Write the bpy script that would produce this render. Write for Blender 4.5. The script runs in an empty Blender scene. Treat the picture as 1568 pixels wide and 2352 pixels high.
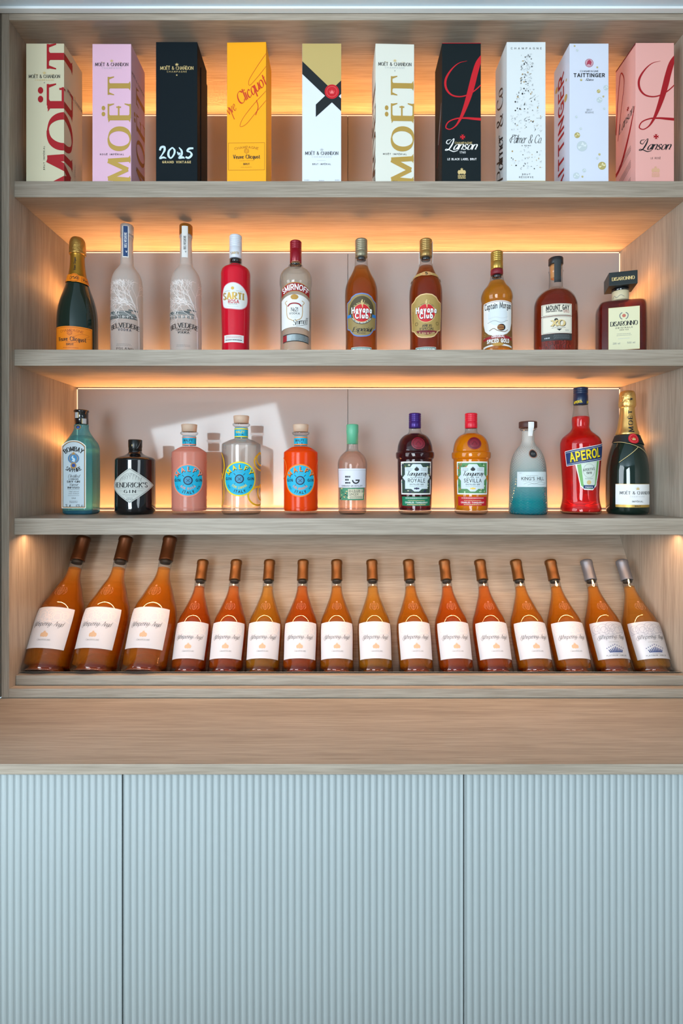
import bpy, bmesh, math, random
from mathutils import Vector, Matrix
R = math.radians
PI = math.pi
random.seed(7)
scene = bpy.context.scene
col = scene.collection

# ------------------------------------------------------------------ camera
CAM_Z = 1.422                     # eye height
F = 1190.0                        # focal length in pixels of the 1568 x 2352 frame
cam_data = bpy.data.cameras.new('camera')
cam = bpy.data.objects.new('camera', cam_data)
col.objects.link(cam)
cam.location = (0, 0, CAM_Z)
cam.rotation_euler = (R(90), 0, 0)
cam_data.sensor_fit = 'VERTICAL'
cam_data.sensor_height = 36
cam_data.lens = F / 2352 * 36
cam_data.shift_x = 11 / 2352
cam_data.shift_y = -78 / 2352
cam_data.clip_start = 0.02
scene.camera = cam

# ------------------------------------------------------------------ world, exposure, light
scene.view_settings.view_transform = 'Standard'
scene.view_settings.look = 'None'
scene.view_settings.exposure = 0.0
scene.view_settings.gamma = 1
scene.view_settings.use_curve_mapping = False
scene.cycles.max_bounces = 10
scene.cycles.transparent_max_bounces = 24
scene.cycles.transmission_bounces = 8
scene.cycles.diffuse_bounces = 4
scene.cycles.glossy_bounces = 4
scene.cycles.sample_clamp_indirect = 4
scene.cycles.caustics_refractive = False
scene.cycles.caustics_reflective = False
world = bpy.data.worlds.new('world')
scene.world = world
world.use_nodes = True
bgn = world.node_tree.nodes['Background']
bgn.inputs[0].default_value = (0.66, 0.80, 0.90, 1)
bgn.inputs[1].default_value = 0.35


def area(name, loc, direction, sx, sy, power, color, spread=PI, kind='structure'):
    d = bpy.data.lights.new(name, 'AREA')
    d.shape = 'RECTANGLE'
    d.size, d.size_y = sx, sy
    d.energy = power
    d.color = color
    d.spread = spread
    o = bpy.data.objects.new(name, d)
    col.objects.link(o)
    o.location = loc
    o.rotation_euler = Vector(direction).to_track_quat('-Z', 'Z').to_euler()
    return o


DAY = (0.80, 0.92, 1.0)
WARM = (1.0, 0.41, 0.12)
# window light from the left and from behind the camera, plus one added fill
area('daylight_and_fill', (-3.3, -0.9, 1.7), (1, 0.45, -0.06), 2.2, 2.0, 100, DAY)
area('daylight_and_fill', (-1.25, -3.2, 1.35), (0.25, 1, 0.03), 1.5, 1.7, 140, DAY)
area('daylight_and_fill', (2.7, -2.4, 1.5), (-0.75, 1, -0.02), 1.0, 1.8, 26, DAY)  # added weak fill from the right, lifts the left side wall and reeds


# ------------------------------------------------------------------ materials
def lin(c):
    c = c / 255.0
    return c / 12.92 if c <= 0.04045 else ((c + 0.055) / 1.055) ** 2.4


def C8(r, g, b):
    return (lin(r), lin(g), lin(b), 1)


_m = {}


def mat(name, color, rough=0.5, metal=0.0, coat=0.0, spec=0.5, bump=0.0, bscale=60, emis=None, estr=0):
    if name in _m:
        return _m[name]
    m = bpy.data.materials.new(name)
    m.use_nodes = True
    nt = m.node_tree
    b = nt.nodes['Principled BSDF']
    b.inputs['Base Color'].default_value = color if len(color) == 4 else (*color, 1)
    b.inputs['Roughness'].default_value = rough
    b.inputs['Metallic'].default_value = metal
    b.inputs['Coat Weight'].default_value = coat
    b.inputs['Specular IOR Level'].default_value = spec
    if emis:
        b.inputs['Emission Color'].default_value = (*emis[:3], 1)
        b.inputs['Emission Strength'].default_value = estr
    if bump:
        tc = nt.nodes.new('ShaderNodeTexCoord')
        n = nt.nodes.new('ShaderNodeTexNoise')
        n.inputs['Scale'].default_value = bscale
        n.inputs['Detail'].default_value = 4
        bp = nt.nodes.new('ShaderNodeBump')
        bp.inputs['Strength'].default_value = bump
        bp.inputs['Distance'].default_value = 0.002
        nt.links.new(tc.outputs['Object'], n.inputs['Vector'])
        nt.links.new(n.outputs['Fac'], bp.inputs['Height'])
        nt.links.new(bp.outputs['Normal'], b.inputs['Normal'])
    _m[name] = m
    return m


def wood(name, axis, c1, c2, c3, rough=0.45):
    """oak veneer, grain running along axis (0 = x, 2 = z)"""
    m = bpy.data.materials.new(name)
    m.use_nodes = True
    nt = m.node_tree
    N, L = nt.nodes.new, nt.links.new
    b = nt.nodes['Principled BSDF']
    b.inputs['Roughness'].default_value = rough
    b.inputs['Specular IOR Level'].default_value = 0.4
    tc = N('ShaderNodeTexCoord')

    def noise(along, across, detail, dist):
        mp = N('ShaderNodeMapping')
        s = [across] * 3
        s[axis] = along
        mp.inputs['Scale'].default_value = s
        L(tc.outputs['Object'], mp.inputs['Vector'])
        n = N('ShaderNodeTexNoise')
        n.inputs['Scale'].default_value = 1
        n.inputs['Detail'].default_value = detail
        n.inputs['Distortion'].default_value = dist
        L(mp.outputs['Vector'], n.inputs['Vector'])
        return n.outputs['Fac']
    big = noise(1.3, 16, 3, 0.6)
    mid = noise(3, 75, 5, 0.3)
    fine = noise(12, 420, 2, 0.0)
    r1 = N('ShaderNodeValToRGB')
    r1.color_ramp.elements[0].position = 0.36
    r1.color_ramp.elements[0].color = c1
    r1.color_ramp.elements[1].position = 0.66
    r1.color_ramp.elements[1].color = c3
    e = r1.color_ramp.elements.new(0.52)
    e.color = c2
    mx = N('ShaderNodeMath')
    mx.operation = 'MULTIPLY_ADD'
    mx.inputs[1].default_value = 0.6
    ad = N('ShaderNodeMath')
    ad.operation = 'MULTIPLY'
    ad.inputs[1].default_value = 0.4
    L(mid, ad.inputs[0])
    L(big, mx.inputs[0])
    L(ad.outputs[0], mx.inputs[2])
    L(mx.outputs[0], r1.inputs['Fac'])
    r2 = N('ShaderNodeValToRGB')
    r2.color_ramp.elements[0].position = 0.36
    r2.color_ramp.elements[0].color = (0.80, 0.79, 0.77, 1)
    r2.color_ramp.elements[1].position = 0.6
    r2.color_ramp.elements[1].color = (1.08, 1.08, 1.08, 1)
    L(fine, r2.inputs['Fac'])
    mm = N('ShaderNodeMix')
    mm.data_type = 'RGBA'
    mm.blend_type = 'MULTIPLY'
    mm.inputs[0].default_value = 0.8
    L(r1.outputs['Color'], mm.inputs[6])
    L(r2.outputs['Color'], mm.inputs[7])
    L(mm.outputs[2], b.inputs['Base Color'])
    bp = N('ShaderNodeBump')
    bp.inputs['Strength'].default_value = 0.12
    bp.inputs['Distance'].default_value = 0.001
    L(fine, bp.inputs['Height'])
    L(bp.outputs['Normal'], b.inputs['Normal'])
    return m


OAK = dict(c1=(0.315, 0.262, 0.208, 1), c2=(0.375, 0.318, 0.256, 1), c3=(0.425, 0.366, 0.300, 1))
wood_x = wood('oak_grain_horizontal', 0, **OAK)
wood_z = wood('oak_grain_vertical', 2, **OAK)


def glass(name, tint, refr=0.35, body=None, bodyfac=0.0, ior=1.4, gloss=1.0, rough=0.0, grough=0.02,
          edge=0.0, grad=None, bumpy=None, tl_share=0.3, absorb=None):
    """clear or tinted glass / liquid: transparent + refracting + a little of its own body colour, fresnel gloss"""
    if name in _m:
        return _m[name]
    if absorb:
        tint, edge = (0.99, 0.985, 0.98), 0.0
    m = bpy.data.materials.new(name)
    m.use_nodes = True
    nt = m.node_tree
    nt.nodes.clear()
    N, L = nt.nodes.new, nt.links.new
    out = N('ShaderNodeOutputMaterial')
    tr = N('ShaderNodeBsdfTransparent')
    rf = N('ShaderNodeBsdfRefraction')
    rf.inputs['IOR'].default_value = ior
    rf.inputs['Roughness'].default_value = rough
    for n in (tr, rf):
        n.inputs['Color'].default_value = (*tint[:3], 1)
    colsock = None
    if edge or grad:
        lw = N('ShaderNodeLayerWeight')
        lw.inputs['Blend'].default_value = 0.35
        mx = N('ShaderNodeMix')
        mx.data_type = 'RGBA'
        mx.inputs[6].default_value = (*tint[:3], 1)
        mx.inputs[7].default_value = (*[c * c * (1 - edge) for c in tint[:3]], 1)
        L(lw.outputs['Facing'], mx.inputs[0])
        colsock = mx.outputs[2]
        if grad:
            tc = N('ShaderNodeTexCoord')
            sp = N('ShaderNodeSeparateXYZ')
            L(tc.outputs['Object'], sp.inputs[0])
            mr = N('ShaderNodeMapRange')
            mr.inputs['From Min'].default_value = grad[0]
            mr.inputs['From Max'].default_value = grad[1]
            L(sp.outputs['Z'], mr.inputs['Value'])
            ra = N('ShaderNodeMix')
            ra.data_type = 'RGBA'
            ra.inputs[6].default_value = (*grad[2][:3], 1)
            L(mr.outputs['Result'], ra.inputs[0])
            L(colsock, ra.inputs[7])
            colsock = ra.outputs[2]
        L(colsock, tr.inputs['Color'])
        L(colsock, rf.inputs['Color'])
    a = N('ShaderNodeMixShader')
    a.inputs[0].default_value = refr
    L(tr.outputs[0], a.inputs[1])
    L(rf.outputs[0], a.inputs[2])
    cur = a.outputs[0]
    if bodyfac:
        df = N('ShaderNodeBsdfDiffuse')
        tl = N('ShaderNodeBsdfTranslucent')
        bc = body or tint
        for n in (df, tl):
            n.inputs['Color'].default_value = (*bc[:3], 1)
            if grad and colsock:
                L(colsock, n.inputs['Color'])
        m1 = N('ShaderNodeMixShader')
        m1.inputs[0].default_value = tl_share
        L(df.outputs[0], m1.inputs[1])
        L(tl.outputs[0], m1.inputs[2])
        m2 = N('ShaderNodeMixShader')
        m2.inputs[0].default_value = bodyfac
        L(cur, m2.inputs[1])
        L(m1.outputs[0], m2.inputs[2])
        cur = m2.outputs[0]
    if gloss:
        fr = N('ShaderNodeFresnel')
        fr.inputs['IOR'].default_value = 1.5
        mu = N('ShaderNodeMath')
        mu.operation = 'MULTIPLY'
        mu.inputs[1].default_value = gloss
        L(fr.outputs[0], mu.inputs[0])
        ge = N('ShaderNodeNewGeometry')
        nb = N('ShaderNodeMath')
        nb.operation = 'SUBTRACT'
        nb.inputs[0].default_value = 1.0
        L(ge.outputs['Backfacing'], nb.inputs[1])
        mu2 = N('ShaderNodeMath')
        mu2.operation = 'MULTIPLY'
        L(mu.outputs[0], mu2.inputs[0])
        L(nb.outputs[0], mu2.inputs[1])
        gl = N('ShaderNodeBsdfGlossy')
        gl.inputs['Roughness'].default_value = grough
        m3 = N('ShaderNodeMixShader')
        L(mu2.outputs[0], m3.inputs[0])
        L(cur, m3.inputs[1])
        L(gl.outputs[0], m3.inputs[2])
        cur = m3.outputs[0]
        if bumpy:
            tc = N('ShaderNodeTexCoord')
            sp = N('ShaderNodeSeparateXYZ')
            L(tc.outputs['Object'], sp.inputs[0])
            at = N('ShaderNodeMath')
            at.operation = 'ARCTAN2'
            L(sp.outputs['X'], at.inputs[0])
            L(sp.outputs['Y'], at.inputs[1])
            hs = []
            for sg in (1, -1):
                q = N('ShaderNodeMath')
                q.operation = 'MULTIPLY'
                q.inputs[1].default_value = bumpy[0] * sg
                L(at.outputs[0], q.inputs[0])
                w = N('ShaderNodeMath')
                w.operation = 'MULTIPLY_ADD'
                w.inputs[1].default_value = bumpy[1]
                L(sp.outputs['Z'], w.inputs[0])
                L(q.outputs[0], w.inputs[2])
                s = N('ShaderNodeMath')
                s.operation = 'SINE'
                L(w.outputs[0], s.inputs[0])
                hs.append(s)
            mn = N('ShaderNodeMath')
            mn.operation = 'MAXIMUM'
            L(hs[0].outputs[0], mn.inputs[0])
            L(hs[1].outputs[0], mn.inputs[1])
            bp = N('ShaderNodeBump')
            bp.inputs['Strength'].default_value = 0.6
            bp.inputs['Distance'].default_value = 0.002
            L(mn.outputs[0], bp.inputs['Height'])
            for n in (gl, rf, fr):
                L(bp.outputs[0], n.inputs['Normal'])
    if absorb:                                # (what 8 cm of the liquid lets through)
        va = N('ShaderNodeVolumeAbsorption')
        k = [-math.log(c) / 0.085 for c in absorb]
        va.inputs['Density'].default_value = max(k)
        va.inputs['Color'].default_value = (*[1 - c / max(k) for c in k], 1)
        L(va.outputs[0], out.inputs['Volume'])
    L(cur, out.inputs[0])
    _m[name] = m
    return m


# ------------------------------------------------------------------ object helpers
def tag(o, label=None, cat=None, group=None, kind=None):
    if label:
        o['label'] = label
    if cat:
        o['category'] = cat
    if group:
        o['group'] = group
    if kind:
        o['kind'] = kind
    return o


def link(name, me, mats, parent=None, loc=None, smooth=False):
    for m in (mats if isinstance(mats, (list, tuple)) else [mats]):
        me.materials.append(m)
    if smooth:
        for p in me.polygons:
            p.use_smooth = True
    o = bpy.data.objects.new(name, me)
    col.objects.link(o)
    if parent:
        o.parent = parent
    if loc:
        o.location = loc
    return o


def thing(name, loc, rz=0, label=None, cat=None, group=None, rx=0):
    o = bpy.data.objects.new(name, None)
    col.objects.link(o)
    o.empty_display_size = 0.05
    o.location = loc
    o.rotation_euler = (rx, 0, rz)
    return tag(o, label, cat, group)


def box_bm(bm, x0, x1, y0, y1, z0, z1, bev=0.0, mi=0):
    vs = [bm.verts.new(p) for p in ((x0, y0, z0), (x1, y0, z0), (x1, y1, z0), (x0, y1, z0),
                                    (x0, y0, z1), (x1, y0, z1), (x1, y1, z1), (x0, y1, z1))]
    fs = [bm.faces.new([vs[i] for i in q]) for q in
          ((3, 2, 1, 0), (4, 5, 6, 7), (0, 1, 5, 4), (1, 2, 6, 5), (2, 3, 7, 6), (3, 0, 4, 7))]
    for f in fs:
        f.material_index = mi
    if bev:
        es = set(e for f in fs for e in f.edges)
        bmesh.ops.bevel(bm, geom=list(es), offset=bev, segments=2, affect='EDGES', profile=0.6)
    return vs


def box(name, x0, x1, y0, y1, z0, z1, m, parent=None, bev=0.0008):
    bm = bmesh.new()
    box_bm(bm, x0, x1, y0, y1, z0, z1, bev)
    me = bpy.data.meshes.new(name)
    bm.to_mesh(me)
    bm.free()
    return link(name, me, m, parent)


def cr(pts, n=6, closed=False):
    """centripetal Catmull-Rom through tuples of any length"""
    if len(pts) < 3:
        return [tuple(p) for p in pts]
    P = [Vector(p) if len(p) > 1 else p for p in pts]
    if closed:
        P = [P[-1]] + P + [P[0], P[1]]
    else:
        P = [P[0] * 2 - P[1]] + P + [P[-1] * 2 - P[-2]]
    out = []
    for i in range(1, len(P) - 2):
        p0, p1, p2, p3 = P[i - 1:i + 3]
        t0 = 0
        t1 = t0 + max((p1 - p0).length, 1e-6) ** 0.5
        t2 = t1 + max((p2 - p1).length, 1e-6) ** 0.5
        t3 = t2 + max((p3 - p2).length, 1e-6) ** 0.5
        for k in range(n):
            t = t1 + (t2 - t1) * k / n
            a1 = p0 * ((t1 - t) / (t1 - t0)) + p1 * ((t - t0) / (t1 - t0))
            a2 = p1 * ((t2 - t) / (t2 - t1)) + p2 * ((t - t1) / (t2 - t1))
            a3 = p2 * ((t3 - t) / (t3 - t2)) + p3 * ((t - t2) / (t3 - t2))
            b1 = a1 * ((t2 - t) / (t2 - t0)) + a2 * ((t - t0) / (t2 - t0))
            b2 = a2 * ((t3 - t) / (t3 - t1)) + a3 * ((t - t1) / (t3 - t1))
            out.append(tuple(b1 * ((t2 - t) / (t2 - t1)) + b2 * ((t - t1) / (t2 - t1))))
    if not closed:
        out.append(tuple(P[-2]))
    return out


def seclathe(name, prof, m, parent, sec=None, seg=64, smooth=5, mis=None, z_off=0):
    """surface of revolution; prof = [(r, z)], sec(angle, z) -> (x factor, y factor) shapes the cross-section"""
    pr = cr([(max(r, 0.0), z) for r, z in prof], smooth) if smooth else prof
    bm = bmesh.new()
    rings = []
    for r, z in pr:
        r = max(r, 0.00005)
        ring = []
        for k in range(seg):
            a = 2 * PI * k / seg
            fx, fy = sec(a, z) if sec else (math.sin(a), -math.cos(a))
            ring.append(bm.verts.new((r * fx, r * fy, z + z_off)))
        rings.append(ring)
    for a, b in zip(rings, rings[1:]):
        for k in range(seg):
            k2 = (k + 1) % seg
            try:
                bm.faces.new((a[k], a[k2], b[k2], b[k]))
            except ValueError:
                pass
    for ring in (rings[0], rings[-1]):
        try:
            bm.faces.new(ring)
        except ValueError:
            pass
    bmesh.ops.recalc_face_normals(bm, faces=bm.faces)
    me = bpy.data.meshes.new(name)
    bm.to_mesh(me)
    bm.free()
    o = link(name, me, m, parent, smooth=True)
    return o


def rfun(prof):
    pr = sorted([(z, r) for r, z in cr(prof, 5)])

    def f(z):
        if z <= pr[0][0]:
            return pr[0][1]
        for (z0, r0), (z1, r1) in zip(pr, pr[1:]):
            if z0 <= z <= z1:
                return r0 + (r1 - r0) * (z - z0) / max(z1 - z0, 1e-9)
        return pr[-1][1]
    return f


# ------------------------------------------------------------------ lettering (own stroke alphabet)
G = {}


def _g(ch, w, *strokes):
    L = []
    for s in strokes:
        cur = s[0] == '~'
        pts = [tuple(float(v) for v in p.split(',')) for p in s.lstrip('~').split()]
        L.append((cur, [(x * w, y) for x, y in pts]))
    G[ch] = (w, L)


O = '~.5,1 .2,.92 .02,.68 .02,.32 .2,.08 .5,0 .8,.08 .98,.32 .98,.68 .8,.92 .5,1'
Cc = '~1,.8 .82,.95 .52,1 .2,.9 .02,.66 .02,.34 .2,.1 .52,0 .82,.05 1,.2'
Pb = '~0,1 .6,1 .92,.92 1,.73 .92,.54 .6,.46 0,.46'
_g('A', .72, '0,0 .5,1', '.5,1 1,0', '.19,.34 .81,.34')
_g('B', .56, '0,0 0,1', '~0,1 .55,1 .85,.93 .92,.76 .82,.6 .5,.53 0,.53', '~0,.53 .6,.53 .92,.44 1,.27 .92,.08 .6,0 0,0')
_g('C', .66, Cc)
_g('D', .66, '0,0 0,1', '~0,1 .45,1 .82,.88 1,.62 1,.38 .82,.12 .45,0 0,0')
_g('E', .5, '0,0 0,1', '0,1 1,1', '0,.53 .84,.53', '0,0 1,0')
_g('F', .48, '0,0 0,1', '0,1 1,1', '0,.52 .84,.52')
_g('G', .7, Cc, '1,.05 1,.46', '1,.46 .62,.46')
_g('H', .66, '0,0 0,1', '1,0 1,1', '0,.52 1,.52')
_g('I', .02, '0,0 0,1')
_g('J', .36, '~1,1 1,.3 .85,.05 .45,-.02 0,.1')
_g('K', .6, '0,0 0,1', '1,1 0,.4', '.32,.6 1,0')
_g('L', .48, '0,0 0,1', '0,0 1,0')
_g('M', .84, '0,0 .07,1', '.07,1 .5,.12', '.5,.12 .93,1', '.93,1 1,0')
_g('N', .68, '0,0 0,1', '0,1 1,0', '1,0 1,1')
_g('O', .76, O)
_g('P', .54, '0,0 0,1', Pb)
_g('Q', .76, O, '.55,.22 1.02,-.12')
_g('R', .58, '0,0 0,1', Pb, '.45,.46 1,0')
_g('S', .5, '~.93,.83 .75,.97 .45,1 .15,.93 .05,.74 .22,.58 .7,.45 .97,.27 .85,.07 .5,0 .18,.04 0,.19')
_g('T', .62, '0,1 1,1', '.5,0 .5,1')
_g('U', .64, '~0,1 0,.6 0,.32 .15,.07 .5,0 .85,.07 1,.32 1,.6 1,1')
_g('V', .66, '0,1 .5,0', '.5,0 1,1')
_g('W', .98, '0,1 .26,0', '.26,0 .5,.95', '.5,.95 .74,0', '.74,0 1,1')
_g('X', .62, '0,1 1,0', '0,0 1,1')
_g('Y', .62, '0,1 .5,.48', '1,1 .5,.48', '.5,.48 .5,0')
_g('Z', .56, '0,1 1,1', '1,1 0,0', '0,0 1,0')
_g('0', .52, O)
_g('1', .2, '1,0 1,1', '0,.8 1,1')
_g('2', .5, '~0,.76 .15,.95 .5,1 .88,.92 .97,.72 .8,.48 0,0', '0,0 1,0')
_g('3', .48, '~.02,.86 .3,1 .7,.98 .92,.8 .8,.6 .4,.53', '~.4,.53 .85,.48 1,.25 .8,.04 .4,-.01 0,.12')
_g('4', .54, '.75,0 .75,1', '.75,1 0,.3', '0,.3 1,.3')
_g('5', .48, '.9,1 .15,1', '.15,1 .08,.56', '~.08,.56 .45,.65 .85,.56 1,.32 .85,.07 .45,-.01 0,.1')
_g('6', .5, '~.85,.95 .5,.98 .15,.7 .02,.3 .2,.04 .55,-.01 .93,.12 .98,.38 .8,.56 .45,.58 .08,.4')
_g('7', .48, '0,1 1,1', '1,1 .35,0')
_g('8', .5, '~.5,1 .15,.93 .1,.72 .5,.54 .97,.3 .85,.05 .5,0 .15,.05 .03,.3 .5,.54 .9,.72 .85,.93 .5,1')
_g('9', .5, '~.95,.6 .7,.42 .3,.42 .03,.62 .15,.92 .5,1 .85,.93 .98,.65 .85,.25 .5,.02 .12,.05')
_g('&', .7, '~1,.45 .85,.15 .5,-.01 .15,.05 .05,.28 .3,.5 .62,.72 .6,.93 .38,1 .18,.9 .22,.68 .55,.3 1,0')
_g("'", .05, '0,1 0,.75')
_g('.', .05, '0,0 0,.06')
_g(',', .08, '1,.05 0,-.12')
_g('-', .3, '0,.42 1,.42')
_g('(', .16, '~1,1.05 .1,.75 .1,.25 1,-.05')
_g(')', .16, '~0,1.05 .9,.75 .9,.25 0,-.05')
_g('%', .7, '0,0 1,1', '~.2,1 .05,.8 .2,.6 .35,.8 .2,1', '~.8,.4 .65,.2 .8,0 .95,.2 .8,.4')
_g(' ', .32)
_g('a', .44, '~.95,.5 .7,.63 .32,.58 .03,.3 .15,.03 .5,0 .95,.35', '~1,.63 .96,.3 1,.04 1.2,.05')
_g('b', .44, '0,1 0,.04', '~0,.4 .35,.62 .8,.58 1,.32 .82,.04 .4,-.01 0,.12')
_g('c', .38, '~.95,.52 .65,.64 .25,.54 .02,.3 .2,.04 .6,-.01 1,.12')
_g('d', .44, '~.95,.5 .65,.63 .25,.56 .02,.3 .15,.03 .5,0 .95,.3', '~1,1 .97,.4 1,.04 1.2,.05')
_g('e', .4, '~.06,.3 .6,.36 .92,.48 .75,.63 .35,.58 .03,.3 .2,.03 .6,-.01 1,.14')
_g('f', .3, '~1.1,.93 .8,1.02 .5,.85 .42,.5 .38,0', '.05,.6 .9,.6')
_g('g', .44, '~.95,.5 .65,.63 .25,.56 .02,.3 .15,.03 .5,0 .95,.35', '~1,.62 .95,.1 .85,-.22 .4,-.34 0,-.2')
_g('h', .42, '0,1 0,0', '~0,.38 .4,.62 .8,.6 .95,.4 .92,.05 1.15,.04')
_g('i', .05, '0,.62 0,.02', '0,.8 0,.87')
_g('j', .2, '~1,.62 .95,0 .7,-.28 0,-.25', '1,.8 1,.87')
_g('k', .42, '0,1 0,0', '.9,.62 0,.26', '.3,.36 1,0')
_g('l', .05, '0,1 0,.02')
_g('m', .7, '0,.62 0,0', '~0,.38 .22,.61 .42,.58 .48,.4 .48,0', '~.48,.38 .7,.61 .9,.58 .97,.4 .96,.03 1.08,.03')
_g('n', .42, '0,.62 0,0', '~0,.38 .4,.62 .8,.6 .95,.4 .92,.05 1.15,.04')
_g('o', .44, '~.5,.63 .12,.52 .02,.3 .15,.06 .5,0 .85,.08 .98,.33 .85,.55 .5,.63')
_g('p', .44, '0,.62 0,-.34', '~0,.4 .35,.62 .8,.58 1,.32 .82,.04 .4,-.01 0,.12')
_g('q', .44, '~.95,.5 .65,.63 .25,.56 .02,.3 .15,.03 .5,0 .95,.3', '1,.62 1,-.34')
_g('r', .3, '0,.62 0,0', '~0,.36 .4,.58 .7,.64 1,.56')
_g('s', .34, '~.9,.54 .55,.64 .15,.55 .2,.38 .75,.27 .95,.12 .55,-.01 0,.08')
_g('t', .28, '~.4,.86 .4,.3 .45,.05 .75,-.01 1.05,.08', '0,.62 1,.62')
_g('u', .42, '~0,.62 0,.2 .15,.02 .5,0 .95,.3', '~1,.62 .97,.3 1,.04 1.2,.05')
_g('v', .4, '0,.62 .5,0', '.5,0 1,.62')
_g('w', .62, '0,.62 .27,0', '.27,0 .5,.6', '.5,.6 .75,0', '.75,0 1,.62')
_g('x', .4, '0,.62 1,0', '0,0 1,.62')
_g('y', .42, '0,.62 .5,.02', '~1,.62 .5,-.02 .3,-.3 0,-.3')
_g('z', .4, '0,.62 1,.62', '1,.62 0,0', '0,0 1,0')
ACC = {'Ë': ('E', '..'), 'É': ('E', '/'), 'é': ('e', '/'), 'ñ': ('n', '~'), 'Ñ': ('N', '~')}


def glyph(ch):
    if ch in ACC:
        b, a = ACC[ch]
        w, s = G[b]
        top = 1.18 if b.isupper() else .8
        if a == '..':
            s = s + [(False, [(w * .28, top), (w * .28, top + .1)]), (False, [(w * .72, top), (w * .72, top + .1)])]
        elif a == '/':
            s = s + [(False, [(w * .4, top - .04), (w * .7, top + .14)])]
        else:
            s = s + [(False, [(w * .1, top), (w * .9, top + .05)])]
        return w, s
    return G[ch]


def ribbon(pts, wf, ext=0.0):
    """centre line -> quads; wf(direction) gives the full width"""
    out = []
    n = len(pts)
    L = []
    for i in range(n):
        a = pts[max(i - 1, 0)]
        b = pts[min(i + 1, n - 1)]
        dx, dy = b[0] - a[0], b[1] - a[1]
        l = math.hypot(dx, dy) or 1
        dx, dy = dx / l, dy / l
        w = wf(dx, dy, i / (n - 1)) / 2
        x, y = pts[i][0], pts[i][1]
        if i == 0:
            x, y = x - dx * ext, y - dy * ext
        if i == n - 1:
            x, y = x + dx * ext, y + dy * ext
        L.append(((x - dy * w, y + dx * w), (x + dy * w, y - dx * w)))
    for (a, b), (c, d) in zip(L, L[1:]):
        out.append([a, b, d, c])
    return out


def lay(s, style='sans', wt=0.13, track=0.16, slant=0.0, xs=1.0):
    """string -> (list of quads in cap-height units, total width)"""
    x = 0
    out = []
    th, an = 0.30, 22
    adv = {'sans': .9, 'serif': .75, 'script': .25}[style] * wt
    for ch in s:
        w, strokes = glyph(ch)
        ends = []
        for cur, pts in strokes:
            if not cur:
                ends += [(p, pts) for p in (pts[0], pts[-1])]
        for cur, pts in strokes:
            if style == 'sans':
                wf = lambda dx, dy, t: wt
                ext = 0 if cur else wt * .5
            elif style == 'serif':
                def wf(dx, dy, t):
                    return wt * (th + (1.12 - th) * abs(dx * math.sin(R(an * .6)) + dy * math.cos(R(an * .6))) ** 1.3)
                ext = wt * .1
            else:
                def wf(dx, dy, t):
                    return wt * (.28 + .85 * abs(dy * .95 - dx * .2) ** 1.6)
                ext = wt * .1
            if cur and pts[0] == pts[-1]:
                p = cr(pts[:-1], 5, True)
                p = p + [p[0], p[1]]
            else:
                p = cr(pts, 4) if cur else pts
            if style == 'serif' and not cur and math.hypot(pts[0][0] - pts[1][0], pts[0][1] - pts[1][1]) < .12:
                mx_, my_ = (pts[0][0] + pts[1][0]) / 2, (pts[0][1] + pts[1][1]) / 2
                out.append([((mx_ + wt * .5 * math.cos(t * PI / 6) / max(xs, .01)) * xs + x, my_ + wt * .5 * math.sin(t * PI / 6)) for t in range(12)])
                continue
            out += [[(a * xs + x, b) for a, b in q] for q in ribbon([(a, b) for a, b in p], wf, ext)]
            if style == 'serif' and not cur:
                for e in (pts[0], pts[-1]):
                    o = pts[-1] if e is pts[0] else pts[0]
                    l = math.hypot(e[0] - o[0], e[1] - o[1])
                    vert = abs(e[1] - o[1]) / l
                    if l < .2:
                        continue
                    if vert > .5 and min(abs(e[1]), abs(e[1] - 1), abs(e[1] - .62), abs(e[1] + .34)) < .02:
                        clash = [q for (pp, q) in ends if q is not pts and math.hypot(pp[0] - e[0], pp[1] - e[1]) < .02
                                 and abs(q[0][1] - q[-1][1]) > .2]
                        if clash:
                            continue
                        sw, st = wt * .62 + .07, wt * .26
                        sg = 1 if e[1] < .05 else -1
                        y0 = e[1]
                        q = [(e[0] - sw, y0), (e[0] + sw, y0), (e[0] + wt * .5, y0 + sg * st * 1.8), (e[0] - wt * .5, y0 + sg * st * 1.8)]
                        out.append([(a * xs + x, b) for a, b in q])
                    elif vert < .1 and e[0] > o[0] and ch in 'EFLTZË' or (vert < .1 and ch == 'T'):
                        sg = -1 if e[1] > .3 else 1
                        if abs(e[1] - .53) < .03:
                            q = [(e[0] - wt * .3, e[1] - .11), (e[0], e[1] - .11), (e[0], e[1] + .11), (e[0] - wt * .3, e[1] + .11)]
                        else:
                            d = 1 if e[0] > o[0] else -1
                            q = [(e[0] - d * wt * .5, e[1]), (e[0], e[1] - sg * wt * .12), (e[0] + d * wt * .2, e[1] + sg * .26), (e[0] + d * wt * .0, e[1] + sg * .26)]
                        out.append([(a * xs + x, b) for a, b in q])
        x += (w + track + adv) * xs
    if slant:
        out = [[(a + b * slant, b) for a, b in q] for q in out]
    return out, max(x - (track + adv) * xs, 0.01)


def clip_half(poly, a, b, c):
    """keep a*x + b*y <= c"""
    out = []
    n = len(poly)
    for i in range(n):
        p, q = poly[i], poly[(i + 1) % n]
        dp, dq = a * p[0] + b * p[1] - c, a * q[0] + b * q[1] - c
        if dp <= 0:
            out.append(p)
        if (dp < 0 < dq) or (dq < 0 < dp):
            t = dp / (dp - dq)
            out.append((p[0] + (q[0] - p[0]) * t, p[1] + (q[1] - p[1]) * t))
    return out


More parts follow.
